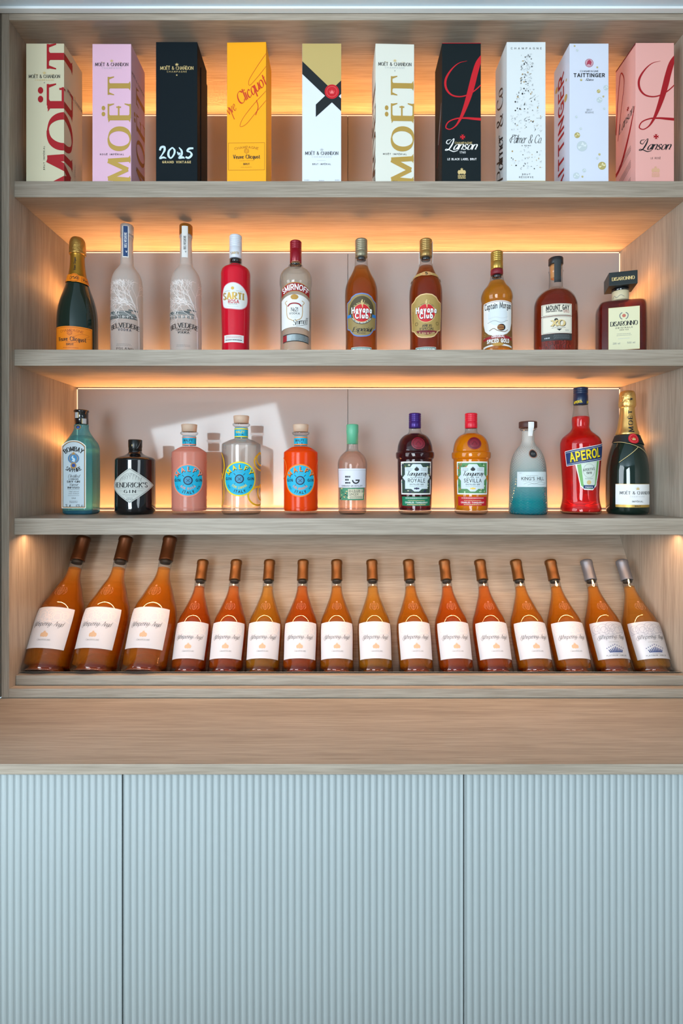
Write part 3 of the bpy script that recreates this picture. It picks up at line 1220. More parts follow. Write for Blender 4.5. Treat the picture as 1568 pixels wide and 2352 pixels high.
def art8(a):
    rnd = random.Random(5)
    a.text('CHAMPAGNE', 1208, 107.5, 4, BLACK, 2, wt=.13, track=.95, width=70)
    BR = ink('tan_ink', 176, 144, 92)
    for k in range(330):
        y = rnd.uniform(120, 385)
        if 298 < y < 332:
            continue
        hw = 13 if y < 185 else (13 + (y - 185) / 60 * 22 if y < 245 else 35)
        x = 1208 + rnd.uniform(-hw, hw)
        c = rnd.choice([BLACK, BLACK, GREY, LGREY, BR, LGREY])
        t = rnd.random()
        if t < .45:
            a.disc(x, y, rnd.uniform(.6, 1.9), c, 2, ry=rnd.uniform(.7, 2.4), n=8)
        elif t < .75:
            l = rnd.uniform(2, 5)
            a.line([(x, y), (x + l, y - l * rnd.uniform(.4, 1.2))], .5, c, 2, False)
        else:
            a.line([(x, y), (x + 1.6, y - 3), (x + 3.4, y - 1.5), (x + 2, y)], .45, LGREY, 2)
    a.text('Palmer & Co.', 1207, 323, 19, BLACK, 3, 'script', wt=.085, track=.08, slant=.45, width=70)
    a.line([(1172, 322), (1170, 316), (1176, 309), (1184, 305), (1190, 309), (1185, 314)], .9, BLACK, 3)
    a.text('A REIMS', 1208, 330, 2.6, BLACK, 2, wt=.15, track=.5, width=21)
    a.text('BRUT', 1208, 396.5, 3.4, BLACK, 2, wt=.15, track=.6, width=18)
    a.text('RÉSERVE', 1208, 403, 3.4, BLACK, 2, wt=.15, track=.6, width=32)
    a.rect(1163.5, 409.5, 1252.5, 415.5, ink('gold_carton', 196, 172, 108, .45), 2)
    a.text('Palmer & Co', 1135, 280, 44, BLACK, 2, 'script', wt=.12, track=.06, slant=.45, width=215, rot=90)


gift_box(1208, 89, 90.5, ink('snow_carton', 226, 232, 234, 0.5), art8,
         'white champagne box with a bottle silhouette made of dark and tan confetti')


def art9(a):
    pr = ink('plum_red_ink', 176, 60, 84)
    a.ring(1352.5, 139, 9.6, 1, pr, 2)
    a.disc(1352.5, 139, 8, ink('rose_grey_ink', 206, 160, 172), 2)
    a.poly([(1346, 144), (1349, 134), (1354, 132), (1358, 137), (1356, 145), (1352, 141)], pr, 3)
    a.text('CHAMPAGNE', 1353, 160, 4, BLACK, 2, 'serif', wt=.13, track=.15, width=42)
    a.text('TAITTINGER', 1352.5, 171, 7.6, BLACK, 2, wt=.22, track=.2, width=70)
    a.text('Reims', 1353, 180, 5.4, BLACK, 2, 'script', wt=.12, track=.1, slant=.45, width=17)
    a.text('BRUT', 1353, 248.5, 3.6, GREY, 2, wt=.12, track=.2, width=12)
    a.text('RÉSERVE', 1353, 254.5, 3.6, GREY, 2, wt=.12, track=.2, width=19)
    GD = ink('champagne_gold_dot', 206, 190, 120, .3, .4)
    GD2 = ink('pale_gold_dot', 236, 226, 178, .4)
    SD = ink('silver_dot', 196, 208, 212, .4)
    SD2 = ink('pale_silver_dot', 222, 230, 232, .4)
    for P, A_, B_ in ((((1319, 100, 2), (1371, 149, 2.2), (1334, 178, 2.6), (1374, 204, 4.2), (1385, 216, 2.2), (1325, 305, 6.6),
                        (1376, 349, 2.6), (1382, 375, 9.2), (1337, 400, 2.3)), GD, GD2),
                      (((1325, 110, 3), (1391, 196, 6), (1376, 224, 6.5), (1387, 244, 2.6), (1323, 263, 3), (1333, 290, 3),
                        (1336, 330, 12), (1371, 358, 3), (1341, 386, 4.5), (1323, 398, 7.5)), SD, SD2)):
        for x, y, r in P:
            a.disc(x, y, r, A_, 2, n=18)
            a.poly([(x, y), (x + r * .9, y - r * .4), (x + r * .75, y + r * .1)], B_, 3)
            a.poly([(x, y), (x - r * .8, y + r * .1), (x - r * .6, y + r * .6)], B_, 3)
            a.poly([(x - r * .2, y - r * .2), (x + r * .1, y - r * .8), (x + r * .5, y - r * .2)], B_, 3)
    a.text('TAITTINGER', 1276, 288, 27, DRED, 2, wt=.19, track=.22, width=302, rot=90)
    for x, y, r in ((1238, 150, 7), (1288, 205, 8), (1291, 165, 3), (1232, 380, 4)):
        a.disc(x, y, r, GD, 2, n=16)


gift_box(1352.5, 89.5, 94, ink('lavender_white_carton', 216, 222, 238, 0.5), art9,
         'lavender-white champagne box scattered with gold and silver discs')


def art10(a):
    a.clipbox = (1459.5, 92, 1547.5, 415.5)
    calligraphic_l(a, 444, DRED)
    cross(a, 1506, 308, 6, DRED)
    script_l_word(a, 1466, 338, BLACK)
    a.text('LE ROSÉ', 1505, 359.5, 3.8, BLACK, 2, wt=.15, track=.4, width=22)
    crest(a, 1505, 385, ink('blush_ink', 226, 176, 142))
    a.rect(1459.5, 412, 1547.5, 415.5, ink('peach_ink', 234, 172, 124), 2)
    a.clipbox = (1375, 92, 1459.5, 415.5)
    a.rect(1375, 92, 1460, 95.5, BURG, 2)
    a.brush([(1376, 250, 4), (1386, 160, 3), (1398, 115, 3), (1412, 140, 2.5), (1400, 200, 2), (1384, 270, 2)], DRED, 2)
    a.brush([(1456, 235, 2), (1430, 290, 7), (1395, 340, 9), (1370, 352, 9)], DRED, 2)
    a.text('Lanson', 1420, 252, 22, BLACK, 2, 'script', wt=.1, track=.1, slant=.45, width=60, rot=12)
    cross(a, 1428, 222, 5, DRED)
    for k, y in enumerate((328, 333, 338, 362, 367, 372, 377, 402, 407, 412)):
        a.line([(1385, y + 10), (1440, y - 12)], .9, BLACK, 2, False)


gift_box(1503.5, 88, 92.5, ink('salmon_carton', 242, 178, 170, 0.5), art10,
         'salmon pink champagne box with a dark red calligraphic initial')

# ------------------------------------------------------------------ bottles
ROWS = {2: (1.34, 1.7271), 3: (1.385, 1.3265)}
CLEAR = glass('clear_glass', (0.97, 0.975, 0.975), refr=0.04, ior=1.2, edge=0.35)
AMBER = glass('amber_rum', (0.86, 0.36, 0.05), refr=0.3, absorb=(0.62, 0.12, 0.006), body=(0.66, 0.12, 0.004), bodyfac=0.2, gloss=0, edge=0.3)
DAMBER = glass('deep_amber_rum', (0.80, 0.22, 0.03), refr=0.3, absorb=(0.45, 0.05, 0.004), body=(0.5, 0.055, 0.004), bodyfac=0.2, gloss=0, edge=0.35)
GOLDRUM = glass('golden_rum', (0.95, 0.58, 0.08), refr=0.3, absorb=(0.93, 0.42, 0.015), body=(0.92, 0.36, 0.01), bodyfac=0.3, gloss=0, edge=0.3)
MAHOG = glass('mahogany_spirit', (0.55, 0.07, 0.03), refr=0.3, absorb=(0.2, 0.01, 0.005), body=(0.26, 0.014, 0.008), bodyfac=0.3, gloss=0, edge=0.4)
GREENG = mat('dark_green_glass', (0.003, 0.016, 0.011, 1), 0.06, coat=0.3, spec=0.6)
BLACKG = mat('black_glass', (0.003, 0.004, 0.006, 1), 0.04, coat=0.5, spec=0.6)
CORK = mat('cork', C8(206, 170, 130), 0.7)
STEELC = mat('pewter_cap', C8(150, 142, 118), 0.4, 0.5)


class Bottle:
    def __init__(s, row, cx, label, rz=0.0, group=None, cat='bottle'):
        s.yc, s.zb = ROWS[row]
        s.cx = cx
        s.s = F / s.yc
        s.X = (cx - 773) / s.s
        s.base = 1098 + (CAM_Z - s.zb) * s.s
        s.o = thing('bottle', (s.X, s.yc, s.zb), rz, label, cat,
                    group or ('spirit bottles on the middle shelf' if row == 2 else 'spirit bottles on the lowest shelf'))
        s.rz = rz

    def z(s, py):
        return (s.base - py) / s.s

    def p(s, pts):
        """(radius, drawing y) -> metres; pts run from top to base"""
        out = [(r / s.s, max(s.z(y), 0.0)) for r, y in pts]
        return out

    def turn(s, name, pts, m, parent=None, smooth=4, seg=56, sec=None, label=None):
        o = seclathe(name, s.p(pts), m, parent or s.o, sec, seg, smooth)
        if label:
            o['label'] = label
        return o

    def cap(s, name, r, y0, y1, m, parent=None, ribs=0, r2=None, rnd=1.2, label=None):
        r2 = r2 or r
        P = [(0, y0 - .5), (r - rnd, y0 - .3), (r, y0 + rnd)]
        if ribs:
            for k in range(ribs):
                yy = y0 + 4 + k * 4.2
                P += [(r, yy), (r - .9, yy + 1.1), (r, yy + 2.2)]
        P += [(r2, y1 - .8), (r2 - .6, y1), (0, y1)]
        return s.turn(name, P, m, parent, smooth=0, seg=40, label=label)

    def art(s, px, pts, R0, mats, py=750, **k):
        """artwork wrapped on the turned profile pts so that its centre shows at px"""
        prof = s.p(pts)
        rf = rfun(prof)
        r = R0 / s.s
        lo, hi = -1.5, 1.5
        for _ in range(40):
            a = (lo + hi) / 2
            v = 773 + F * (s.X + r * math.sin(a)) / (s.yc - r * math.cos(a))
            if v < px:
                lo = a
            else:
                hi = a
        yf = s.yc - r * math.cos(a)
        sf = F / yf
        cy = 1098 + (CAM_Z - s.zb) * sf
        A_ = Art(on_round(rf, r, a - s.rz), px, cy, sf, mats, du=.0035, dv=.006, **k)
        A_.vmin = .0008
        return A_


def champagne(b, P, foil_m, y_foil):
    b.turn('glass_body', P, GREENG, seg=64)


# --- 1: champagne with orange label
b = Bottle(2, 178, 'dark green champagne bottle with gold foil neck and bright orange label')
P = [(15.5, 620), (18, 632), (21, 645), (28, 668), (36, 692), (41, 715), (43, 738), (43.3, 760), (43.3, 818), (42, 824), (39, 828)]
b.turn('glass_body', P, GREENG, seg=64)
PF = [(0, 547), (8, 547.5), (13, 551), (15.8, 558), (17, 568), (17.2, 580), (17.4, 584), (15.6, 587), (15.2, 600), (16, 612), (17.6, 625), (19.5, 636), (21.3, 643), (19, 643)]
FOIL = mat('gold_foil_capsule', C8(176, 128, 44), 0.36, 0.75, bump=0.0)
FOILC = mat('crumpled_gold_foil', C8(206, 160, 84), 0.3, 0.85, bump=0.9, bscale=130)
fo = b.turn('foil_capsule', PF, FOIL)
b.turn('crumpled_foil', [(0, 546.2), (8, 546.4), (13.6, 550), (16.4, 557), (17.6, 568), (17.9, 580), (18.2, 585), (16.5, 587)], FOILC, fo, label='crumpled gold foil over the cork')
OR = ink('orange_label', 246, 134, 12, .5)
ORD = ink('dark_orange_ink', 176, 72, 6)
NP = [(17.9, 625), (20, 636), (22.5, 647), (25, 656), (27, 660)]
a = b.art(171, NP, 20, [OR], lift=.0012)
a.poly([(140, 628), (171, 631), (202, 634), (202, 651), (171, 648), (140, 645)], OR, 1)
a.disc(171, 638.5, 10.5, OR, 2)
a.ring(171, 638.5, 9, .9, ORD, 3)
a.text('250', 171, 641.5, 6.2, BLACK, 3, 'serif', wt=.2, width=13)
a.frame(184, 636, 200, 646, .6, ORD, 3)
a.text('Vve', 192, 643.5, 5, BLACK, 3, 'serif', wt=.2)
a.build('neck_label', b.o)
a = b.art(173, PF, 15.5, [BLACK], lift=.0006)
a.text('Veuve Clicquot', 174, 606, 4.6, BLACK, 1, 'serif', wt=.18, width=30, rot=90)
a.build('foil_print', fo)
a = b.art(163, P, 43.3, [OR], lift=.0006)
a.rect(118, 749, 210, 826, OR, 1)
a.frame(120, 751.5, 208, 830, .8, ORD, 2)
a.text('CHAMPAGNE', 163, 761, 5, ORD, 2, wt=.12, width=50, arc=120)
a.ring(160, 764, 6.2, 1.3, ORD, 2, n=6)
a.ring(160, 764, 2.8, .8, ORD, 2, n=8)
a.text('Veuve Clicquot', 163, 783, 9.5, BLACK, 2, 'serif', wt=.2, width=62)
a.line([(150, 785), (175, 786), (187, 784)], .6, ORD, 2)
a.text('BRUT', 161, 793, 4.6, BLACK, 2, 'serif', wt=.24, width=15)
a.lines(162, 798, 34, 1, 1, ORD, 2, .9, 0)
a.line([(165, 775), (185, 766), (202, 768), (190, 776), (205, 774)], .5, ORD, 2)
a.build('label', b.o)


# --- 2, 3: tall frosted vodka bottles with a bare white tree
FROST = glass('frosted_glass', (0.92, 0.87, 0.83), refr=0.35, rough=0.45, body=(0.79, 0.745, 0.71), bodyfac=0.6, gloss=.5, grough=.35, ior=1.3)
TREE = ink('white_tree_print', 236, 226, 222)


def tall_vodka(cx, tx, label, cap_m, strip_m, strip_dx, organic):
    b = Bottle(2, cx, label, group='tall frosted vodka bottles')
    P = [(12.8, 520), (13, 545), (13.4, 575), (14.4, 604), (15.5, 612), (20, 619), (27, 629), (32, 642), (34, 656), (34.2, 672), (34.2, 820), (33, 826), (30, 828)]
    g = b.turn('glass_body', P, FROST, seg=64)
    b.cap('cap', 14.6, 519, 541, cap_m)
    b.turn('neck_ring', [(13.2, 543), (14.6, 544), (14.8, 547), (13.3, 549)], FROST, g, smooth=0)
    a = b.art(cx + strip_dx, [(14.8, 515), (15, 600)], 15, [WHITE], lift=.0004)
    a.rect(cx + strip_dx - 7, 518.5, cx + strip_dx + 7, 591, WHITE, 1)
    if not organic:
        a.rect(cx + strip_dx - 5, 519, cx + strip_dx + 5, 588.5, strip_m, 2)
    a.text('BELVEDERE', cx + strip_dx + 2.6, 551 if not organic else 557, 5, WHITEINK if not organic else BLACK, 3, 'serif', wt=.22, width=34 if not organic else 31, rot=90)
    a.text('V', cx + strip_dx + 2, 580, 4, WHITEINK if not organic else GREY, 3, 'serif', wt=.22)
    a.build('seal_strip', b.o)
    a = b.art(tx, P, 34.2, [TREE], lift=.0005)
    x0 = tx - 34
    a.clipbox = (x0 - 30, 636, tx + 58, 826)
    rnd = random.Random(11)
    fx = tx + 34

    def branch(x, y, ang, l, w, d):
        n = 3
        pts = [(x, y)]
        for i in range(n):
            ang += rnd.uniform(-.13, .13)
            x -= math.sin(ang) * l / n
            y -= math.cos(ang) * l / n
            pts.append((x, y))
        if y < 640 or d < 0:
            return
        a.line(pts, w, TREE, 2, False)
        if d:
            for sg in (-1, 1):
                branch(x, y, ang + sg * rnd.uniform(.25, .6), l * rnd.uniform(.6, .78), max(w * .7, .8), d - 1)
            if rnd.random() < .6:
                branch(*pts[1], ang + rnd.choice((-1, 1)) * rnd.uniform(.5, .9), l * .55, max(w * .6, .75), d - 1)
    a.line([(fx, 828), (fx - 1, 770), (fx - 2, 725)], 3.2, TREE, 2)
    a.line([(fx - 2, 730), (fx - 12, 700), (fx - 22, 678)], 2.0, TREE, 2)
    branch(fx - 2, 730, .62, 40, 1.7, 4)
    branch(fx - 10, 705, .95, 34, 1.4, 4)
    branch(fx - 14, 695, 1.25, 32, 1.3, 4)
    branch(fx - 20, 682, .5, 26, 1.2, 4)
    branch(fx - 22, 680, 1.05, 30, 1.2, 4)
    branch(fx - 3, 715, .2, 34, 1.3, 4)
    branch(fx - 4, 728, 1.45, 36, 1.0, 3)
    H = ink('slate_print', 92, 98, 98)
    a.rect(tx - 60, 714, tx + 14, 719, H, 1)
    a.rect(tx - 60, 719, tx + 26, 723, ink('grey_roof_print', 128, 130, 128), 1)
    a.rect(tx + 8, 710, tx + 30, 713, H, 1)
    if not organic:
        a.rect(tx - 60, 723, tx + 28, 732, ink('mid_slate_print', 112, 116, 114), 1)
    for k in range(9):
        x = tx - 58 + k * 9.5
        a.rect(x, 724.5, x + 4.6, 731, BLACK if not organic else H, 2)
        a.rect(x + 1.8, 724.5, x + 2.6, 731, TREE, 3)
    a.text('BELVEDERE', tx, 752.5, 10.5, BLACK, 3, 'serif', wt=.17, track=.1, width=66, arc=130)
    if organic:
        a.text('ORGANIC', tx, 759.5, 4.6, BLACK, 3, 'serif', wt=.17, width=33)
        a.text('VODKA', tx, 766, 5, BLACK, 3, 'serif', wt=.18, width=25)
        a.lines(tx, 792, 32, 2, 3, GREY, 3, .7, .1)
    else:
        a.text('VODKA', tx, 760, 5, NAVY, 3, wt=.18, track=.5, width=27)
        a.lines(tx - 2, 790, 34, 2, 3.2, GREY, 3, .7, .1)
        a.text('POLAND', tx, 803, 4.8, BLACK, 3, 'serif', wt=.16, track=.4, width=36)
    a.build('tree_print', g)


tall_vodka(291.5, 286, 'tall frosted vodka bottle with white tree and blue strip over its cap', mat('silver_cap', C8(214, 208, 204), .35, .6),
           ink('royal_blue_ink', 16, 62, 116), -3.5, False)
tall_vodka(427, 421, 'tall frosted vodka bottle with white tree and white strip over its bronze cap', mat('bronze_cap', C8(170, 112, 40), .35, .6),
           None, -3, True)

# --- 4: red aperitif with white oval label
b = Bottle(2, 541, 'opaque red bottle with white cap and white oval label')
P = [(14.5, 600), (14.7, 610), (16, 613), (24, 616), (30.5, 621), (33.2, 629), (33.4, 640), (33.4, 690), (32.4, 730), (31, 780), (30.4, 822), (28, 828)]
REDP = glass('opaque_red_liquid', (0.75, 0.01, 0.04), refr=.1, body=(0.85, 0.006, 0.03), bodyfac=.95, gloss=0, tl_share=.05)
g = b.turn('glass_body', [(14.6, 597)] + P, CLEAR)
b.turn('liquid', [(0, 609)] + [(r - .5, y) for r, y in P[1:-1]] + [(28, 826)], REDP, g)
b.cap('cap', 14.2, 543, 596, mat('white_cap', C8(216, 222, 232), .35), ribs=6)
b.cap('collar', 12.8, 596.5, 604, BLACKG)
a = b.art(541, P, 33.4, [WHITE], lift=.0006)
ov = cr([(506, 676), (513, 656), (536, 648), (557, 656), (571, 674), (570, 697), (556, 709), (532, 710), (510, 704), (506, 690)], 4, True)
a.poly(ov, ink('rose_rim', 222, 150, 166), 1)
a.poly([(538 + (x - 538) * .955, 679 + (y - 679) * .955) for x, y in ov], WHITE, 2)
a.disc(534, 662, 3.6, GOLD, 3)
a.text('SARTI', 535, 687, 15, GOLD, 3, 'serif', wt=.3, track=.12, width=48)
a.text('ROSA', 536, 696, 7.2, RED, 3, wt=.2, width=24)
a.lines(535, 698, 20, 1, 1, BLACK, 3, .8, 0)
a.lines(522, 668, 14, 1, 1, GREY, 3, .7, 0)
a.lines(550, 668, 16, 1, 1, GREY, 3, .7, 0)
a.lines(534, 703, 26, 1, 1, LGREY, 3, .7, 0)
a.build('label', b.o)
a = b.art(536, P, 31, [WHITE], lift=.0006)
a.rect(512, 769, 560, 786, WHITE, 1)
a.lines(536, 772, 38, 2, 3, RED, 2, .9, .1)
a.lines(536, 779.5, 40, 1, 2, BLACK, 2, 2, .05)
a.build('lower_label', b.o)
a = b.art(538, [(14.3, 540), (14.3, 600)], 14.2, [GOLD], lift=.0004)
a.text('SARTI', 538, 583, 5.2, GOLD, 1, 'serif', wt=.2, width=18)
a.build('cap_print', b.o)

# --- 5: clear vodka, red arched band
b = Bottle(2, 679, 'clear vodka bottle with burgundy cap and red arched name band')
P = [(13.5, 608), (16.5, 611), (17.5, 615), (18, 618), (25, 621), (32, 628), (36, 637), (37, 648), (36.8, 656), (35.6, 662), (35.5, 700), (35.2, 780), (34.8, 822), (32, 828)]
g = b.turn('glass_body', P, CLEAR)
b.turn('liquid', [(0, 619)] + [(r - 1.2, y) for r, y in P[4:-1]] + [(30, 824)], glass('pale_vodka', (0.985, 0.975, 0.93), refr=.12, ior=1.3, body=(.9, .84, .7), bodyfac=.14, gloss=0), g)
b.cap('cap', 13.4, 556, 606, mat('burgundy_cap', C8(140, 10, 34), .3, .2), ribs=4)
b.cap('collar', 13.6, 606.5, 612, BLACKG)
a = b.art(679, [(13.5, 550), (13.5, 610)], 13.4, [PALEGOLD], lift=.0004)
a.lines(679, 599, 20, 2, 3, PALEGOLD, 1, .8, 0)
a.build('cap_print', b.o)
a = b.art(678, P, 35.5, [BURG], lift=.0007)
RB = ink('label_red', 150, 20, 30)
GR = ink('old_gold_ink', 186, 140, 60)
for k in range(26):
    t0, t1 = -1 + k / 13, -1 + (k + 1) / 13
    A_ = lambda t: 648 + 12 * t * t
    x0, x1 = 678 + 38 * t0, 678 + 38 * t1
    a.poly([(x0, A_(t0)), (x1, A_(t1)), (x1, A_(t1) + 21), (x0, A_(t0) + 21)], GR, 1)
    a.poly([(x0, A_(t0) + 1.3), (x1, A_(t1) + 1.3), (x1, A_(t1) + 20), (x0, A_(t0) + 20)], RB, 2)
    A2 = lambda t: 676 + 12 * t * t
    a.poly([(x0, A2(t0)), (x1, A2(t1)), (x1, 751 + 5 * t1 * t1), (x0, 751 + 5 * t0 * t0)], WHITE, 1)
    A3 = lambda t: 766 + 4 * t * t
    if abs(t0) < .92 and abs(t1) < .95:
        a.poly([(x0, A3(t0)), (x1, A3(t1)), (x1, A3(t1) + 18), (x0, A3(t0) + 18)], BLACK, 1)
        a.poly([(x0, A3(t0) + 2), (x1, A3(t1) + 2), (x1, A3(t1) + 16), (x0, A3(t0) + 16)],
               mat('silver_label', C8(160, 170, 172), .35, .6) if t0 > -.55 else RB, 2)
a.text('SMIRNOFF', 678, 664.5, 11.5, WHITEINK, 3, wt=.2, track=.13, width=62, arc=64)
a.crown(676, 686, 11, GR, 3)
a.disc(676, 682, 9, GR, 2, ry=6)
for sg in (-1, 1):
    a.line([(676 + sg * 2, 737), (676 + sg * 15, 730), (676 + sg * 18.5, 718), (676 + sg * 19, 700), (676 + sg * 23, 694), (676 + sg * 17, 690)], 1.4, GR, 3)
a.line([(660, 703), (666, 698), (676, 696.5), (686, 698), (692, 703)], 3, RB, 3)
a.text('No21', 676, 715, 8.6, BLACK, 3, wt=.13, track=.06, xs=.7, width=15)
a.text('VODKA', 676, 722, 4.2, BLACK, 3, wt=.17, track=.3, width=23)
a.lines(676, 725, 17, 3, 2.4, LGREY, 3, .7, .2)
a.text('Smirnoff', 691, 744, 13, BLACK, 4, 'script', wt=.1, track=.06, slant=.4, rot=12, width=36)
a.line([(679, 749), (692, 747), (708, 741)], .7, BLACK, 4)
a.lines(686, 770.5, 34, 4, 3.2, BLACK, 4, .8, .1)
a.build('label', b.o)


# --- 6, 7: amber rum, round red badge
def scallop(cx, y0, y1, w, k=1.0):
    m = (y0 + y1) / 2
    pts = [(0, y0), (12, y0 + 1.5), (22, y0 + 7), (26, y0 + 13), (30, y0 + 16), (35, y0 + 18), (36, y0 + 24),
           (36.5, m), (36, y1 - 22), (34, y1 - 19), (28, y1 - 17), (25, y1 - 12), (18, y1 - 4), (10, y1 - .8), (0, y1)]
    f = w / 36.5
    R_ = [(cx + x * f * k, m + (y - m) * k) for x, y in pts]
    return R_ + [(2 * cx - x, y) for x, y in R_[-2:0:-1]]


def fan(a, pts, c, m, layer):
    for p, q in zip(pts, pts[1:] + pts[:1]):
        a.poly([c, p, q], m, layer)


def round_rum(cx, label, cap_m, rim_m, paper, spec_lines, neck=False):
    b = Bottle(2, cx, label, group='amber rum bottles with a red badge')
    P = [(14.4, 590), (14.8, 600), (15.8, 612), (18, 620), (24, 633), (31, 646), (36, 661), (37.6, 678), (37.5, 700), (36.6, 740), (35.8, 780), (35.4, 822), (33, 828)]
    g = b.turn('glass_body', P, CLEAR)
    b.turn('liquid', [(0, 612.5), (14, 613)] + [(r - 1, y) for r, y in P[3:-1]] + [(31, 825)], AMBER if not neck else DAMBER, g)
    b.cap('cap', 14, 552, 592, cap_m, ribs=6)
    b.cap('stopper', 10.5, 592.5, 599, BLACKG)
    a = b.art(cx + 1, P, 37, [paper], lift=.0008)
    x = cx + 1
    y0, y1 = (673, 773) if not neck else (674, 776)
    fan(a, scallop(x, y0, y1, 40), (x, 722), rim_m, 1)
    fan(a, scallop(x, y0, y1, 40, .95), (x, 722), paper, 2)
    if not neck:
        DK = ink('olive_black_ink', 78, 66, 36)
        for k in range(14):
            t0, t1 = -1 + k / 7, -1 + (k + 1) / 7
            H_ = lambda t: 720 - 40 * (max(0, 1 - t * t)) ** .5
            a.poly([(x + 33 * t0, 722), (x + 33 * t1, 722), (x + 33 * t1, H_(t1)), (x + 33 * t0, H_(t0))], DK, 3)
        a.rect(x - 38, 720, x + 38, 727, ink('azure_ink', 36, 122, 196), 4)
    DK2 = ink('olive_black_ink', 78, 66, 36)
    a.ring(x, 719, 26, 5, DK2 if not neck else paper, 5, n=30)
    a.ring(x, 719, 21.6, 1.4, PALEGOLD, 6, n=30)
    a.disc(x, 719, 20.4, RED, 6, n=30)
    # small golden statue above the badge
    a.brush([(x + 1, 688, 1.5), (x + 1, 690.5, 2.4), (x, 693, 4), (x + .6, 698, 3.4), (x + 1.6, 704, 1.8), (x + 1.4, 707, 1.4)], PALEGOLD, 7)
    a.line([(x + 3, 700), (x + 5.5, 694), (x + 6, 690)], .9, PALEGOLD, 7)
    for w_, yy, ww, dx in (('Havana', 717.5, 46, 0), ('Club', 730.5, 28, 0)):
        a.text(w_, x + dx + .7, yy + .7, 11.5, BLACK, 8, wt=.3, track=.2, width=ww)
        a.text(w_, x + dx, yy, 11.5, WHITEINK, 9, wt=.24, track=.2, width=ww)
    a.text('EL RON DE CUBA', x, 697 if not neck else 699, 2.6, PALEGOLD if not neck else DK2, 7, wt=.16, width=36, arc=24)
    if not neck:
        a.text('RON CUBANO ANEJADO EN CUBA', x, 743, 2.4, WHITEINK, 7, wt=.18, width=54, low=26)
        a.text('Especial', x, 760.5, 10, BLACK, 7, 'script', wt=.15, track=.08, slant=.35, width=44)
        a.lines(x, 763, 18, 2, 2.6, BLACK, 7, .8, 0)
    else:
        a.text('AÑEJO', x + 2, 750.5, 5.4, BLACK, 7, 'serif', wt=.2, track=.2, width=21)
        a.text('ESPECIAL', x + 2, 757.5, 5.4, BLACK, 7, 'serif', wt=.2, track=.2, width=32)
        a.lines(x + 2, 759.5, 24, 1, 2, BLACK, 7, .8, 0)
        a.poly([(x - 24, 758), (x + 26, 759), (x + 24, 764), (x + 2, 769), (x - 20, 764)], BURG, 6)
        a.text('EL RON DE CUBA', x + 2, 767, 2.8, PALEGOLD, 7, wt=.2, width=38, low=60)
        a.lines(x - 33, 712, 2.5, 14, 2, DK2, 7, .8, .3)
        a.ring(x - 23, 742, 4, .8, DK2, 7, n=14)
        a.ring(x + 27, 742, 4, .8, DK2, 7, n=14)
    a.build('label', b.o)
    a = b.art(cx - 1, P, 35.5, [WHITE], lift=.0006)
    a.rect(cx - 24, 797, cx + 24, 815, WHITE, 1)
    a.frame(cx - 23, 798, cx + 23, 815, 2, ink('banknote_green', 70, 116, 104), 2)
    a.lines(cx, 801, 34, 3, 2.4, ink('banknote_green', 70, 116, 104), 2, 1.2, .1)
    a.build('tax_label', b.o)
    if neck:
        NP = [(15, 606), (17, 618), (24.5, 633), (31.5, 646), (34, 652)]
        a = b.art(cx + 1, NP, 22, [paper], lift=.001)
        a.poly([(cx - 38, 636), (cx - 18, 629), (cx + 1, 626), (cx + 20, 629), (cx + 40, 636), (cx + 40, 643), (cx + 20, 635.5), (cx + 1, 633.5), (cx - 18, 635.5), (cx - 38, 643)], PALEGOLD, 1)
        a.poly([(cx - 38, 637.5), (cx - 18, 630.5), (cx + 1, 627.5), (cx + 20, 630.5), (cx + 40, 637.5), (cx + 40, 641.5), (cx + 20, 634), (cx + 1, 632), (cx - 18, 634), (cx - 38, 641.5)], paper, 2)
        a.disc(cx + 1, 630.5, 10.5, PALEGOLD, 3, ry=5.5)
        a.disc(cx + 1, 630.5, 9.4, ink('tan_gold', 206, 156, 100), 4, ry=4.6)
        a.text('5', cx + 1, 633.5, 6.4, BLACK, 5, wt=.22)
        a.build('neck_label', b.o)
        box('tax_strip', .0166, .0172, -.004, .004, b.z(606), b.z(556), WHITE, b.o, 0)
        box('tax_strip', -.0172, -.0166, -.004, .004, b.z(608), b.z(580), WHITE, b.o, 0)


OLIVE = ink('antique_gold_paper', 150, 128, 76, .5)
round_rum(829.5, 'amber rum bottle with blue-rimmed olive label and round red badge', STEELC, ink('azure_rim', 96, 132, 200), OLIVE, 0)
round_rum(977.5, 'amber rum bottle with gold label and a number 5 on its neck', mat('brass_cap', C8(166, 134, 78), .35, .6), ink('pale_gold_rim', 226, 190, 136), ink('gold_paper', 172, 142, 78, .5), 0, True)

